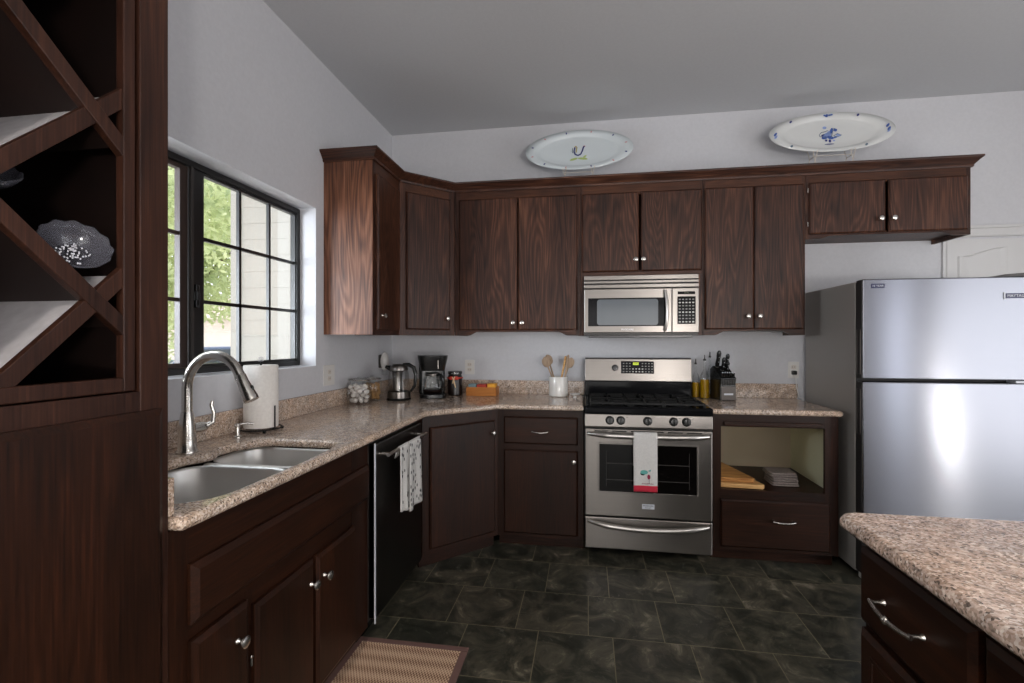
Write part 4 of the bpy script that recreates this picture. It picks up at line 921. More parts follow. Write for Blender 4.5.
# ================================================================== HUTCH with lattice wine rack
t = thing('wine_rack_cabinet', 'tall dark wood cabinet with diagonal lattice wine rack in the left foreground', 'cabinet', (.3, -3.2, 0))
HY0, HY1, HX = -3.62, -2.7165, .62; HZ = 2.5
m = MB(); m.box(.002, HX-.02, HY1-.02, HY1, 0.001, HZ).box(.002, HX-.02, HY0, HY0+.02, 0.001, HZ).box(.002, .012, HY0+.02, HY1-.02, 1.24, HZ).box(.012, HX-.02, HY0+.02, HY1-.02, 1.225, 1.243).box(.012, HX-.02, HY0+.02, HY1-.02, HZ-.02, HZ).box(.002, HX-.03, HY0+.02, HY1-.02, .08, .1)
obj('carcass', m, 'dark_inside', t)
m = MB(); m.box(HX-.02, HX, HY1-.07, HY1+.0, 0.001, HZ).box(HX-.02, HX, HY0, HY0+.06, 0.001, HZ); obj('stile', m, 'hutchwood', t, bevel=.002)
m = MB(); m.box(HX-.02, HX-.001, HY0+.06, HY1-.07, 1.18, 1.247).box(HX-.02, HX-.001, HY0+.06, HY1-.07, HZ-.06, HZ); obj('rail', m, 'hutchwood', t)
ym = HY1-.0755
m = MB(); m.box(HX-.026, HX-.006, ym-.026, ym, 1.25, HZ-.06).box(HX-.026, HX-.006, HY0+.06, HY0+.086, 1.25, HZ-.06); obj('rack_stile', m, 'hutchwood', t, bevel=.002)
m = MB(); m.box(HX-.026, HX-.006, HY0+.086, ym-.026, 1.25, 1.279); obj('rack_rail', m, 'hutchwood', t, bevel=.002)
# lattice
RY0, RY1, RZ0, RZ1 = HY0+.087, ym-.027, 1.28, HZ-.062; P_ = .377; Yc, Zc = -2.871, 1.813
def clipline(slope, c_):   # z = slope*y + c
    pts = []
    for y in (RY0, RY1):
        z = slope*y+c_
        if RZ0 <= z <= RZ1: pts.append((y, z))
    for z in (RZ0, RZ1):
        y = (z-c_)/slope
        if RY0 < y < RY1: pts.append((y, z))
    if len(pts) < 2: return None
    pts.sort(); return pts[0], pts[-1]
for sgn, nm in ((1, 'up'), (-1, 'down')):
    for k in range(-6, 7):
        SL = 1.0 if sgn > 0 else .88; c_ = Zc - sgn*SL*Yc + k*P_
        r_ = clipline(sgn*SL, c_)
        if not r_: continue
        (ya, za), (yb, zb) = r_
        if (yb-ya) < .03: continue
        d = Vector((0, yb-ya, zb-za)).normalized(); n_ = Vector((0, -d.z, d.y))
        if n_.z < 0: n_ = -n_
        def plank(x0, x1, h0, h1, ea=0, eb=0, ext=0.):
            m = MB(); A = Vector((0, ya, za))-d*ext; B = Vector((0, yb, zb))+d*ext
            q = [A+n_*h0, B+n_*h0, B+n_*h1, A+n_*h1]
            a_ = [m.v((x0, p.y, p.z)) for p in q]; b2_ = [m.v((x1, p.y, p.z)) for p in q]; m.face(a_); m.face(b2_)
            for i in range(4): m.face([a_[i], a_[(i+1) % 4], b2_[(i+1) % 4], b2_[i]])
            return m
        xo = 0. if sgn > 0 else .0025
        st = obj('lattice_strip', plank(HX-.026, HX-.0105+xo, -.0155, .0155, ext=.022), 'hutchwood', t, bevel=.0015)
        obj('lattice_board', plank(.013, HX-.0255, -.006, .006), 'dark_inside', t)
        if sgn > 0: obj('shelf_liner', plank(.014, HX-.03, .0063, .0075), 'liner', t)  # thin pale sheet on top of the rising boards only
# lower door of hutch
ff = LEFT(HX-.001)
obj('door', MB(ff).slab(-3.16, -2.742, .1, 1.205, .0015, .017, .014), 'basewood_z', t)
obj('door', MB(ff).slab(HY0+.02, -3.168, .1, 1.205, .0015, .017, .014), 'basewood_z', t)
obj('bottom_rail', MB(ff).box(HY0+.06, HY1-.07, -.018, -.001, .0005, .12), 'hutchwood', t)
# crystal dishes lying in the rack
def dish(c_, ax, r_, label):
    t = thing('crystal_dish', label, 'dish', c_)
    m = MB(); o = Vector(c_); a_ = Vector(ax).normalized(); u_ = a_.orthogonal().normalized(); w_ = a_.cross(u_); seg = 48; rings = []
    for (rr, h) in ((.3, 0), (.34, .004), (.62, .018), (.84, .045), (1.0, .07)):
        rings.append([m.v(o+a_*(h*r_/.1+(.002*math.cos(k*PI*2*12/seg) if rr > .7 else 0))+(u_*math.cos(2*PI*k/seg)+w_*math.sin(2*PI*k/seg))*rr*r_*(1+(.03*math.cos(k*2*PI*12/seg) if rr > .7 else 0))) for k in range(seg)])
    for a, b_ in zip(rings, rings[1:]):
        for k in range(seg): m.face([a[k], a[(k+1) % seg], b_[(k+1) % seg], b_[k]])
    m.face(rings[0]); obj('bowl', m, 'crystal', t, smooth='all', solid=.003)
    m = MB()
    for k in range(60):
        a = random.uniform(0, 2*PI); rr = random.uniform(.05, .5)*r_; m.ball(o+a_*.012+(u_*math.cos(a)+w_*math.sin(a))*rr, .0028, seg=6)
    obj('cut_pattern', m, 'chrome', t)
    return t
dish((.55, -2.872, 1.528), (.75, -.35, .5), .057, 'cut crystal dish resting in the lattice above a pale sheet')
dish((.52, -2.985, 1.635), (.5, -.3, .8), .042, 'clear glass dish at the left edge of the wine rack')

# ================================================================== PLATTERS
def platter(cx_, cz_, rx, rz, mat, label, tilt=.2):
    yb = -.17
    t = thing('platter', label, 'platter', (cx_, yb, cz_-rz))
    cA, sA = math.cos(tilt), math.sin(tilt)
    def PT(a, b_, o): # a,b on plate ellipse plane, o out
        return Vector((cx_+a, yb-o*cA+b_*sA*1, cz_+b_*cA+o*sA))
    m = MB(); seg = 72; rings = []
    for (k, o) in ((0.001, .0), (.4, 0), (.70, .0), (.76, .006), (.82, .014), (1.0, .022), (1.0, .017), (.8, .006), (.7, -.006), (.4, -.006), (.001, -.006)):
        rings.append([m.v(PT(rx*k*math.cos(2*PI*i/seg) if k > .5 else rx*k*math.cos(2*PI*i/seg), rz*k*math.sin(2*PI*i/seg), o)) for i in range(seg)])
    for a, b_ in zip(rings, rings[1:]):
        for i in range(seg): m.face([a[i], a[(i+1) % seg], b_[(i+1) % seg], b_[i]])
    obj('dish_body', m, mat, t, smooth='all')
    return t, PT
def dab(t, PT, cx_, cz_, pts, o, mat, name='painted_motif'):
    m = MB(); m.face([m.v(PT(cx_+a, cz_+b_, o)) for a, b_ in pts]); 
    f0 = list(m.bm.faces)[0]
    return obj(name, m, mat, t, solid=.0008, normals=False)
def ell(a, b_, ang=0, n=12): return [(a*math.cos(k*2*PI/n)*math.cos(ang)-b_*math.sin(k*2*PI/n)*math.sin(ang), a*math.cos(k*2*PI/n)*math.sin(ang)+b_*math.sin(k*2*PI/n)*math.cos(ang)) for k in range(n)]
def stroke(t, PT, pts, w_, o, mat):
    m = MB(); m.tube([PT(a, b_, o) for a, b_ in pts], w_, 6); return obj('painted_motif', m, mat, t)
t, PT = platter(1.512, 2.742, .387, .158, 'plate_white', 'oval white platter with a small painted rooster, above the cabinets')
stroke(t, PT, [(-.028, .03), (-.034, .0), (-.025, -.025), (-.005, -.034), (.014, -.026), (.026, .0), (.034, .03), (.042, .036)], .0055, .0005, 'blue_dark')
stroke(t, PT, [(-.03, .032), (-.02, .04), (-.012, .03), (-.016, .012), (-.018, -.01)], .004, .0005, 'gold_paint')
stroke(t, PT, [(-.044, .026), (-.047, .0), (-.04, -.014)], .003, .0005, 'grey_blue')
dab(t, PT, .04, .036, ell(.008, .008), .001, 'rose_paint')
dab(t, PT, -.035, -.063, ell(.03, .009, .25), .001, 'leaf_paint'); dab(t, PT, .03, -.062, ell(.036, .009, -.15), .001, 'leaf_paint'); dab(t, PT, .045, -.045, ell(.014, .007, .5), .001, 'leaf_paint')
for k in range(12):
    a = k*2*PI/12+.26; dab(t, PT, .387*.9*math.cos(a), .158*.9*math.sin(a), ell(.009, .005, a), .0205, 'blue_dark' if k % 2 else 'rose_paint')
plates1 = t
t, PT = platter(3.192, 2.755, .388, .146, 'plate_cream', 'oval white platter with blue flowers, above the refrigerator cabinet')
for (a, b_, r1, r2, an, mt) in ((-.02, -.012, .03, .018, .4, 'blue_pale'), (-.035, -.028, .02, .012, .2, 'blue_paint'), (.0, -.03, .022, .012, -.4, 'blue_paint'), (-.01, .004, .02, .01, .9, 'blue_pale'), (.012, .02, .01, .022, -.2, 'blue_paint'),
        (-.03, .046, .013, .01, 0, 'blue_pale'), (.035, .024, .012, .011, 0, 'blue_paint'), (.05, -.014, .018, .008, -.3, 'blue_pale'), (.03, -.03, .016, .006, .3, 'blue_paint'), (-.005, -.055, .008, .012, 0, 'blue_dark'), (-.028, -.05, .008, .008, 0, 'blue_dark'), (.02, -.054, .007, .006, 0, 'blue_pale'), (-.045, -.01, .014, .006, .6, 'blue_dark')):
    dab(t, PT, a, b_, ell(r1, r2, an), .001, mt)
stroke(t, PT, [(-.06, -.022), (-.068, -.006), (-.052, .012), (-.03, .016), (-.012, .024)], .0022, .001, 'grey_blue')
stroke(t, PT, [(.005, -.03), (.014, .0), (.022, .035), (.034, .036)], .002, .001, 'grey_blue')
stroke(t, PT, [(.02, -.02), (.045, -.002), (.07, -.016), (.05, -.026), (.025, -.022)], .002, .001, 'grey_blue')
dab(t, PT, -.01, -.078, ell(.03, .004), .001, 'blue_dark')
for (a, b_) in ((-.03, .125), (-.015, .128), (.0, .126), (-.02, .118), (.012, .128)): dab(t, PT, a, b_, ell(.009, .006, a*20), .0205, 'blue_paint')
for (k, mt) in ((1.05, 'blue_dark'), (.18, 'blue_paint'), (.0, 'blue_paint'), (-.1, 'blue_pale'), (2.35, 'blue_dark'), (3.1, 'blue_paint'), (3.25, 'blue_pale'), (-.95, 'grey_blue'), (3.9, 'grey_blue')):
    dab(t, PT, .388*.9*math.cos(k), .146*.9*math.sin(k), ell(.016 if abs(math.sin(k)) < .3 else .011, .007, .9), .0205, mt)
def easel(cx_, zb, half, label, y=-.185):
    m = MB(); z0 = 2.4975
    for s_ in (-1, 1):
        x = cx_+s_*half
        m.tube([(x-.012, y-.035, z0+.003), (x+.012, y-.038, zb+.012), (x+.014, y-.045, zb+.035)], .0028, 6)
        m.tube([(x+.014, y-.035, z0+.003), (x-.01, y-.036, zb+.01), (x-.012, y-.045, zb+.028)], .0028, 6)
        m.tube([(x, y-.035, zb-.004), (x, y+.04, zb+.0), (x-.0, y+.10, zb+.12)], .0028, 6)
        m.tube([(x, y+.04, zb+.0), (x, y+.1, z0+.003)], .0028, 6)
    m.tube([(cx_-half, y+.1, zb+.12), (cx_+half, y+.1, zb+.12)], .0028, 6)
    m.tube([(cx_-half, y-.035, zb-.004), (cx_+half, y-.035, zb-.004)], .0025, 6)
    return tag(obj('plate_stand', m, 'ivory'), label, 'stand')
easel(1.512, 2.575, .1, 'ivory wire stand holding the rooster platter'); easel(3.192, 2.595, .115, 'ivory wire stand holding the blue-flowered platter')

# ================================================================== COUNTER ITEMS
def jar(x, y, r_, h, label, mat='clear_glass', lid='clear_glass'):
    t = thing('glass_jar', label, 'jar', (x, y, ZC))
    m = MB(); m.lathe([(r_*.9, .001), (r_, .006), (r_, h*.78), (r_*.86, h*.86), (r_*.86, h*.9)], (x, y, ZC), (0, 0, 1), 28, cap=False); m.lathe([(0, .0015), (r_*.9, .001)], (x, y, ZC), seg=28, cap=False)
    obj('jar_body', m, mat, t, smooth='all')
    m = MB(); m.lathe([(r_*.92, h*.905), (r_*.95, h*.92), (r_*.9, h*.945), (r_*.35, h*.96), (.012, h*.965), (.012, h*.97), (.016, h*.99), (.012, h*1.01), (0, h*1.02)], (x, y, ZC), (0, 0, 1), 28)
    obj('lid', m, lid, t, smooth=True)
    m = MB(); m.tube([(x+r_*.9*math.cos(a), y+r_*.9*math.sin(a), ZC+h*.9) for a in [2*PI*i/32 for i in range(32)]], .0035, 8, closed=True); obj('seal_ring', m, 'nickel', t, smooth=True)
    return t
J1 = (.115, -.79); J2 = (.125, -.625)
jar(*J1, .077, .175, 'clear glass lidded jar filled with round white pieces')
jar(*J2, .066, .17, 'clear glass jar of tan pieces behind the white-filled jar')
rnd = random.Random(3); pts = []
tries = 0
while len(pts) < 30 and tries < 40000:
    tries += 1; a = rnd.uniform(0, 2*PI); rr = rnd.uniform(0, 1)**.5*.055; z = ZC+.022+rnd.uniform(0, .1); p = Vector((J1[0]+rr*math.cos(a), J1[1]+rr*math.sin(a), z))
    if all((p-q).length > .031 for q in pts): pts.append(p)
pts.sort(key=lambda p: p.z)
m0 = MB(); m0.ball((0, 0, 0), .0165, 1, .9, .8, 10); proto = None
for i, p in enumerate(pts):
    if proto is None:
        proto = obj('white_ball', m0, 'white_contents', loc=(0, 0, 0), smooth='all'); o = proto
    else: o = proto.copy(); C.objects.link(o)
    o.location = p; o.rotation_euler = (rnd.uniform(0, 3), rnd.uniform(0, 3), 0)
    tag(o, 'round white piece inside the front glass jar on the counter', 'snack', 'white pieces in the glass jar')
m = MB()
for k in range(90):
    a = rnd.uniform(0, 2*PI); rr = rnd.uniform(0, 1)**.5*.05; m.ball((J2[0]+rr*math.cos(a), J2[1]+rr*math.sin(a), ZC+.02+rnd.uniform(0, .095)), .012, 1, .6, 1.3, 6)
tag(obj('jar_contents', m, 'brown_contents'), 'tan snack pieces filling the rear glass jar', 'snack', kind='stuff')
# kettle
KX, KY = .28, -.535
t = thing('electric_kettle', 'glass and steel electric kettle with black handle', 'kettle', (KX, KY, ZC))
obj('base', MB().lathe([(.082, .0005), (.084, .008), (.08, .014), (.079, .016)], (KX, KY, ZC), seg=32), 'black_plastic', t, smooth=True)
obj('steel_band', MB().lathe([(.078, .0165), (.0785, .02), (.077, .055), (.076, .06)], (KX, KY, ZC), seg=32), 'steel', t, smooth=True)
m = MB(); m.lathe([(.076, .061), (.0755, .1), (.067, .19), (.062, .205)], (KX, KY, ZC), seg=32, cap=False); obj('glass_body', m, 'clear_glass', t, smooth='all')
obj('inner_filter', MB().lathe([(.035, .065), (.032, .15), (.036, .19), (.05, .205)], (KX-.015, KY+.01, ZC), seg=20), 'steel', t, smooth=True)
m = MB(); m.lathe([(.0635, .206), (.064, .215), (.06, .232), (.045, .246), (.0, .25)], (KX, KY, ZC), seg=32); kl = obj('lid', m, 'steel', t, smooth=True)
obj('spout', MB().tube([(KX-.045, KY-.02, ZC+.218), (KX-.085, KY-.032, ZC+.232)], [.022, .01], 10), 'black_plastic', t, smooth=True)
hd = Vector((.93, .1, 0)).normalized()
m = MB(); K = Vector((KX, KY, ZC))
m.tube([K+hd*.03+Vector((0, 0, .242)), K+hd*.07+Vector((0, 0, .245)), K+hd*.105+Vector((0, 0, .225)), K+hd*.12+Vector((0, 0, .17)), K+hd*.112+Vector((0, 0, .1)), K+hd*.085+Vector((0, 0, .06))], [.012, .014, .014, .013, .011, .008], 12)
obj('handle', m, 'black_plastic', t, smooth=True)
# coffee maker
CX, CY = .46, -.345
ang = -.35
t = thing('coffee_maker', 'black drip coffee maker with glass carafe', 'coffee maker', (CX, CY, ZC))
fc = (Vector((CX, CY, ZC)), Vector((math.cos(.4), math.sin(.4), 0)), Vector((math.sin(.4), -math.cos(.4), 0)))
obj('base', MB(fc).prism(rrect(-.095, .095, -.09, .11, .06), 'z', .001, .03), 'black_plastic', t, bevel=.004, smooth=True)
obj('water_tower', MB(fc).prism(rrect(-.095, .095, -.1, -.03, .025), 'z', .03, .24), 'black_plastic', t, bevel=.003, smooth=True)
m = MB(fc)
r0 = [m.v((x*.82, y*.85-.01, .195)) for x, y in rrect(-.105, .105, -.1, .1, .06)]; r1 = [m.v((x, y, .285)) for x, y in rrect(-.105, .105, -.1, .1, .06)]; r2 = [m.v((x*1.02, y*1.02, .305)) for x, y in rrect(-.105, .105, -.1, .1, .06)]
for a, b_ in ((r0, r1), (r1, r2)):
    for i in range(len(a)): m.face([a[i], a[(i+1) % len(a)], b_[(i+1) % len(a)], b_[i]])
m.face(r0); m.face(r2); obj('brew_head', m, 'black_plastic', t, smooth=True)
cc = at(fc, 0, .03, .031)
cf = obj('carafe', MB().lathe([(.055, 0), (.07, .012), (.078, .045), (.07, .09), (.052, .125), (.05, .14)], cc, seg=28, cap=False), 'clear_glass', t, smooth='all')
obj('carafe_band', MB().lathe([(.0525, .125), (.054, .13), (.054, .142), (.05, .146), (.03, .15)], cc, seg=28), 'steel', cf, smooth=True)
obj('carafe_coffee', MB().lathe([(.052, .002), (.067, .012), (.0745, .03), (.0, .031)], cc, seg=28), 'coffee', cf, smooth=True)
m = MB(); cc = Vector(cc); hdir = Vector((.8, -.5, 0)).normalized()
m.tube([cc+hdir*.05+Vector((0, 0, .135)), cc+hdir*.09+Vector((0, 0, .135)), cc+hdir*.115+Vector((0, 0, .11)), cc+hdir*.112+Vector((0, 0, .06)), cc+hdir*.08+Vector((0, 0, .03))], [.009, .011, .011, .01, .007], 10)
obj('carafe_handle', m, 'black_plastic', cf, smooth=True)
obj('warming_plate', MB().lathe([(.07, -.0005), (.072, .0)], at(fc, 0, .03, .031), seg=28), 'steel', t)
obj('brew_head_strip', MB(fc).box(.03, .034, .094, .097, .21, .29), 'steel', t)  # thin vertical steel strip on the brew head
# dark jar with ribbon
BX, BY = .585, -.19
t = thing('canister', 'dark glass canister tied with a red and cream ribbon', 'canister', (BX, BY, ZC))
obj('jar_body', MB().lathe([(.05, .001), (.056, .008), (.056, .13), (.05, .15), (.048, .16)], (BX, BY, ZC), seg=28), 'coffee', t, smooth=True)
obj('lid', MB().lathe([(.054, .161), (.055, .175), (.05, .182), (.0, .186)], (BX, BY, ZC), seg=28), 'dark_glass', t, smooth=True)
m = MB(); m.tube([(BX+.0575*math.cos(a), BY+.0575*math.sin(a), ZC+.132) for a in [2*PI*i/32 for i in range(32)]], .005, 8, closed=True); rb = obj('ribbon', m, 'red_ribbon', t, smooth=True)
m = MB(); p0 = Vector((BX+.01, BY-.064, ZC+.125))
for s_ in (-1, 1): m.ball(p0+Vector((s_*.02, -.004, .008)), .02, 1, .35, .7, 10)
m.ball(p0, .01); obj('bow', m, 'red_ribbon', rb, smooth='all')
m = MB(); m.tube([p0+Vector((-.012, -.01, .015)), p0+Vector((0, -.012, 0)), p0+Vector((.006, -.01, -.03)), p0+Vector((.014, -.008, -.06))], [.004, .006, .005, .004], 6); m.tube([p0+Vector((.01, -.01, .02)), p0+Vector((.0, -.012, 0)), p0+Vector((-.008, -.01, -.03))], [.004, .005, .004], 6); obj('ribbon_tail', m, 'cream_ribbon', rb)
# tea box
t = thing('wooden_tea_box', 'small open wooden box holding tea packets', 'box', (.785, -.2, ZC))
x0, x1, y0, y1 = .682, .908, -.23, -.11; h = .064; w_ = .007
m = MB(); z0 = ZC+.001; m.box(x0, x1, y0, y0+w_, z0, z0+h).box(x0, x1, y1-w_, y1, z0, z0+h).box(x0, x0+w_, y0+w_, y1-w_, z0, z0+h).box(x1-w_, x1, y0+w_, y1-w_, z0, z0+h).box(x0+w_, x1-w_, y0+w_, y1-w_, z0, z0+.006)
obj('box_body', m, 'box_wood', t, bevel=.001); 
for (a, b_, mt, lb, hh) in ((.692, .749, 'packet_blue', 'blue-grey tea packet, left in the wooden tea box', .085), (.756, .829, 'packet_red', 'red tea packet, middle of the wooden tea box', .084), (.836, .9, 'packet_yellow', 'yellow-orange tea packet, right in the wooden tea box', .09)):
    m = MB(); m.box(a, b_, -.205, -.13, z0+.008, z0+hh); tag(obj('tea_packet', m, mt, bevel=.006, smooth=True), lb, 'tea packet')
# crock + utensils
CRX, CRY = 1.364, -.15
t = thing('utensil_crock', 'white ceramic crock holding wooden utensils', 'crock', (CRX, CRY, ZC))
m = MB(); m.lathe([(0, .001), (.062, .001), (.069, .008), (.07, .14), (.068, .146), (.065, .144), (.064, .02), (0, .015)], (CRX, CRY, ZC), seg=36); obj('crock_body', m, 'ceramic', t, smooth=True)
def utensil(base, tip, kind, mat, label, rr=.006):
    B = Vector((CRX, CRY, ZC))+Vector(base); T = Vector((CRX, CRY, ZC))+Vector(tip); d = (T-B).normalized()
    m = MB(); 
    if kind == 'spoon':
        m.tube([B, T-d*.06], rr, 8); c_ = T-d*.025
        ax = d; u_ = Vector((0, 1, 0)).cross(ax).normalized(); n = 12
        ringv = []
        for i in range(7):
            s_ = -1+2*i/6; wd = .028*math.sqrt(max(0, 1-s_*s_))+.003
            ringv.append([m.v(c_+ax*(s_*.042)+u_*(wd*math.cos(2*PI*k/n))+ax.cross(u_)*(.006*math.sin(2*PI*k/n))) for k in range(n)])
        for a, b_ in zip(ringv, ringv[1:]):
            for k in range(n): m.face([a[k], a[(k+1) % n], b_[(k+1) % n], b_[k]])
        m.face(ringv[0]); m.face(ringv[-1])
    elif kind == 'stick': m.tube([B, B+(T-B)*.5, T-d*.01, T], [rr*.7, rr, rr*1.3, rr*.4], 10)
    elif kind == 'whisk':
        m.tube([B, T-d*.07], rr, 8)
        u_ = Vector((0, 1, 0)).cross(d).normalized(); v_ = d.cross(u_)
        for k in range(5):
            a = k*PI/5; w_ = u_*math.cos(a)+v_*math.sin(a)
            m.tube([T-d*.07+w_*(.028*math.sin(PI*s_))*(1 if True else 0)+d*(.085*math.sin(PI*s_/2)) for s_ in [i/8 for i in range(9)]], .0013, 5)
            m.tube([T-d*.07-w_*(.028*math.sin(PI*s_))+d*(.085*math.sin(PI*s_/2)) for s_ in [i/8 for i in range(9)]], .0013, 5)
    return tag(obj('utensil' if kind != 'spoon' else 'wooden_spoon', m, mat, smooth=True), label, 'utensil', 'utensils in the white crock')
utensil((.0, .01, .02), (-.1, .0, .275), 'spoon', 'spoon_wood', 'broad wooden spoon leaning left in the white crock')
utensil((-.0, .03, .02), (-.085, .05, .29), 'spoon', 'spoon_wood', 'second wooden spoon leaning left, behind the broad one')
utensil((-.0, -.01, .02), (.055, -.03, .3), 'stick', 'board_edge', 'pale straight wooden stick upright in the white crock', .007)
utensil((.03, -.02, .02), (.075, -.045, .31), 'stick', 'spoon_wood', 'tallest wooden handle in the white crock', .007)
utensil((.0, .025, .02), (.092, .03, .27), 'spoon', 'spoon_wood', 'wooden spoon leaning right in the white crock')
t = thing('spoon_rest', 'tiny white footed dish beside the crock', 'dish', (1.487, -.235, ZC))
obj('dish_bowl', MB().lathe([(.0, .016), (.02, .016), (.036, .026), (.038, .03), (.034, .028), (.018, .021), (0, .02)], (1.487, -.235, ZC), seg=24), 'ceramic', t, smooth=True)
obj('foot', MB().lathe([(.015, .001), (.011, .008), (.011, .0165)], (1.487, -.235, ZC), seg=20), 'ceramic', t, smooth=True)
# oil bottles
def bottle(x, y, r_, h, fill, label, neck=.35, tone='oil'):
    t = thing('oil_bottle', label, 'bottle', (x, y, ZC))
    hb = h*(1-neck)
    obj('glass_body', MB().lathe([(0, .001), (r_, .002), (r_, hb*.9), (r_*.8, hb), (r_*.32, hb+.03), (r_*.3, h)], (x, y, ZC), seg=24, cap=False), 'clear_glass', t, smooth='all')
    obj('oil_fill', MB().lathe([(0, .004), (r_*.95, .004), (r_*.95, fill), (0, fill)], (x, y, ZC), seg=24), tone, t, smooth=True)
    obj('pour_spout', MB().lathe([(r_*.34, h), (r_*.34, h+.008), (.004, h+.014), (.003, h+.04)], (x, y, ZC), seg=12), 'dark_grey', t, smooth=True)
bottle(2.402, -.11, .031, .27, .135, 'square-shouldered bottle of golden cooking oil beside the range')
bottle(2.352, -.06, .028, .24, .11, 'second oil bottle close against the range')
bottle(2.452, -.05, .026, .29, .02, 'nearly empty clear bottle behind the oil, beside the knife block')
# knife block
t = thing('knife_block', 'black slanted knife block with a grey front', 'knife block', (2.53, -.16, ZC))
fk = (Vector((2.515, -.19, ZC)), Vector((math.cos(.22), math.sin(.22), 0)), Vector((math.sin(.22), -math.cos(.22), 0)))
obj('block', MB(fk).prism([(-.10, .001), (.05, .001), (.05, .105), (.058, .155), (-.06, .235), (-.10, .21)], 'x', -.056, .053), 'black_plastic', t, bevel=.003)
obj('front_plate', MB(fk).box(-.052, .05, .05, .057, .004, .1), 'block_grey', t, bevel=.002)
obj('label_plate', MB(fk).box(-.034, .03, .057, .0585, .04, .052), 'badge_silver', t, bevel=.001)
m = MB(fk)
for k in range(9): m.box(-.05+k*.0115, -.047+k*.0115, .05, .0565, .106, .15)
obj('slot_line', m, 'dark_grey', t)
dslope = Vector((-.118, .08)); nrmk = Vector((.08, .118)).normalized()   # (out, z)
def knife(u, s_, ln, rr, label, steak=False):
    o_ = .058+(-.118)*s_; z_ = .155+.08*s_
    p = at(fk, u, o_+.001, z_+.001); d = (fk[2]*(nrmk.x*.55)+Vector((0, 0, nrmk.y*1.1))).normalized()
    m = MB()
    if steak: m.tube([p, p+d*ln], [rr, rr*.9], 8)
    else: m.tube([p, p+d*ln*.15, p+d*ln*.5, p+d*ln*.85, p+d*ln], [rr*.8, rr, rr*.85, rr*1.1, rr*.5], 10)
    t_ = thing('knife', label, 'knife', p, 'knives in the block' )
    obj('handle', m, 'black_plastic', t_, smooth=True)
    if steak: obj('end_cap', MB().lathe([(rr*1.02, 0), (rr*1.02, .004), (0, .005)], p+d*ln, d, 8), 'badge_silver', t_)
    else:
        m = MB()
        for q in (.3, .6): m.ball(p+d*ln*q+fk[2]*rr*.9, .0035, seg=6)
        obj('rivet', m, 'badge_silver', t_)
        obj('bolster', MB().lathe([(rr*.9, -.001), (rr*.9, .004)], p, d, 10), 'steel', t_)
labs = ['tallest black-handled knife at the back left of the block', 'black-handled knife beside the tallest in the block', 'black-handled knife at the back right of the block', 'shorter black-handled knife in the middle of the block']
for (u, s_, ln, rr), lb in zip(((-.032, .9, .12, .0145), (-.01, .62, .095, .0125), (.03, .85, .1, .013), (.014, .5, .075, .011)), labs): knife(u, s_, ln, rr, lb)
for k in range(6): knife(-.042+k*.0165, .12, .028, .0055, 'short steak knife in the front row of the knife block', True)
for o in C.objects:
    if o.get('label', '').startswith('short steak'): o['group'] = 'steak knives in the front row'

# ================================================================== OUTLETS, PLUGS
def outlet(fr, u, z, label, w_=.072, h_=.118, switch=False):
    t = thing('outlet', label, 'outlet', at(fr, u, 0, z-h_/2))
    pl = obj('cover_plate', MB(fr).box(u-w_/2, u+w_/2, .0005, .006, z-h_/2, z+h_/2), 'white_plastic', t, bevel=.002)
    for dz in (-.02, .02):
        obj('socket', MB(fr).prism(rrect(u-.017, u+.017, z+dz-.014, z+dz+.014, .008, 4), 'y', .006, .0085), 'ivory', t)
        m = MB(fr); m.box(u-.008, u-.006, .0085, .0088, z+dz-.003, z+dz+.006).box(u+.006, u+.008, .0085, .0088, z+dz-.003, z+dz+.006); obj('slot', m, 'black_plastic', t)
    return t
outlet(LEFT(0), -.962, 1.145, 'white double outlet on the left wall between window and cabinet', .125, .125)
outlet(BACK(0), .652, 1.148, 'ivory outlet on the back wall above the tea box', .078, .115)
outlet(BACK(0), 3.03, 1.148, 'white outlet on the back wall beside the refrigerator')
t = thing('air_freshener', 'white oval plug-in air freshener on the left wall near the corner', 'air freshener', (.0, -.2, 1.1))
obj('shell', MB().ball((.042, -.235, 1.2), .054, .55, .75, 1.35, 20), 'white_plastic', t, smooth='all')
obj('plug_back', MB().box(.0005, .03, -.26, -.21, 1.15, 1.25), 'dark_grey', t, bevel=.006)
obj('fragrance_bottle', MB().lathe([(.018, .0), (.022, .005), (.022, .04), (.015, .05)], (.04, -.235, 1.095), seg=16), 'clear_glass', t, smooth=True)
t = thing('power_plug', 'black plug with a pale cord beside the refrigerator', 'plug', (3.035, -.02, 1.13))
obj('plug_head', MB().box(3.012, 3.043, -.04, -.0095, 1.115, 1.145), 'black_plastic', t, bevel=.006)
obj('cord', MB().tube([(3.028, -.032, 1.118), (3.03, -.045, 1.08), (3.036, -.04, 1.03), (3.045, -.045, .98), (3.05, -.05, .955), (3.07, -.06, .952), (3.078, -.06, .9)], .003, 8), 'white_plastic', t, smooth=True)
# ================================================================== DISHWASHER TOWEL
t = thing('tea_towel', 'white tea towel with small black spots hanging on the dishwasher handle', 'towel', (.7, -1.3, .52))
def towel_layer(y0, y1, xo, zbot, zslope, folds):
    def fn(u, v_):
        y = y0+(y1-y0)*u
        if v_ < .2: k = v_/.2; x = .672+(xo-.672)*k*.9; z = .80+.056*math.sin(k*PI/2)
        else:
            k = (v_-.2)/.8; z = .856-(.856-(zbot+zslope*u))*k; x = xo+.004+.010*k*math.sin(u*folds+.5)
            y = y+(.035*k*(u-.35))
        return (x, y, z)
    return MB().grid(fn, 22, 26)
obj('cloth', towel_layer(-1.432, -1.275, .703, .515, -.0, 9), 'towel_white', t, smooth='all', solid=.002)
fr_ = towel_layer(-1.535, -1.43, .697, .55, -.035, 12); obj('folded_edge', fr_, 'towel_white', t, smooth='all', solid=.002)
m = MB(); rnd = random.Random(5)
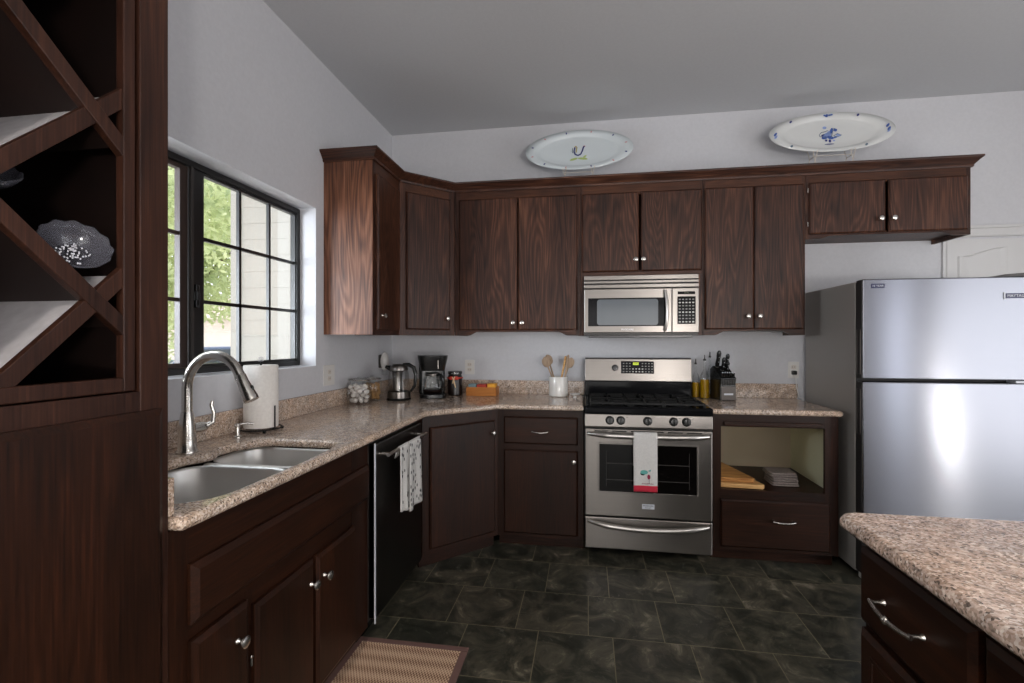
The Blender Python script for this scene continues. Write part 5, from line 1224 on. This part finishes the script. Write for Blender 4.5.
for k in range(46):
    u = rnd.uniform(.04, .96); v_ = rnd.uniform(.2, .97)
    y = -1.432+.157*u; kk = (v_-.2)/.8; z = .856-(.856-.515)*kk; x = .703+.004+.010*kk*math.sin(u*9+.5)+.0022; y += .035*kk*(u-.35)
    m.ball((x, y, z), .0068, .2, .8, 1.3, 8)
for k in range(14):
    u = rnd.uniform(.1, .9); v_ = rnd.uniform(.2, .95); kk = (v_-.2)/.8
    m.ball((.700+.004+.010*kk*math.sin(u*12+.5)-.0008, -1.535+.105*u+.035*kk*(u-.35), .856-(.856-(.55-.035*u))*kk), .0065, .2, .8, 1.3, 8)
obj('spots', m, 'print_black', t)['kind'] = 'stuff'
# ================================================================== SHELF ITEMS
t = thing('cutting_board', 'large wooden cutting board lying on the open shelf', 'cutting board', (2.48, -.42, .451))
m = MB(); m.prism([(2.375, -.57), (2.63, -.585), (2.645, -.565), (2.54, -.13), (2.375, -.12)], 'z', .452, .478); obj('board', m, 'board_edge', t, bevel=.004)
m = MB(); m.prism([(2.375, -.535), (2.585, -.55), (2.6, -.53), (2.5, -.11), (2.375, -.1)], 'z', .4795, .505)
tag(obj('cutting_board', m, 'board_wood', bevel=.004), 'second darker cutting board, topmost on the shelf pile', 'cutting board')
for k in range(3):
    m = MB(); z0 = .4512+k*.027; rnd = random.Random(k)
    def fn(u, v_):
        return None
    w0, w1 = 2.715+.004*k-.016*(k==2), 2.875-.003*k
    m.prism(rrect(w0, w1, -.50+.006*k, -.33, .02, 4), 'z', z0+.001, z0+.0125); m.prism(rrect(w0+.003, w1-.004, -.496+.006*k, -.332, .02, 4), 'z', z0+.0132, z0+.0255)
    tag(obj('folded_cloth', m, 'cloth_grey', bevel=.004, smooth=True), ['folded grey cloth at the bottom of the shelf stack', 'folded grey cloth in the middle of the shelf stack', 'folded grey cloth on top of the shelf stack'][k], 'cloth', 'folded cloths on the open shelf')
# ================================================================== MAT
t = thing('kitchen_mat', 'beige woven kitchen mat with brown border on the floor by the sink cabinet', 'mat', (.8, -2.1, 0))
mx0, mx1, my0, my1 = .545, 1.062, -2.55, -1.64
obj('woven_field', MB().box(mx0+.03, mx1-.03, my0+.03, my1-.03, .001, .006), 'weave', t)
m = MB(); m.box(mx0, mx1, my1-.0305, my1, .001, .0075).box(mx0, mx1, my0, my0+.0305, .001, .0075).box(mx0, mx0+.0305, my0+.0305, my1-.0305, .001, .0075).box(mx1-.0305, mx1, my0+.0305, my1-.0305, .001, .0075)
obj('border', m, 'mat_border', t, bevel=.002)
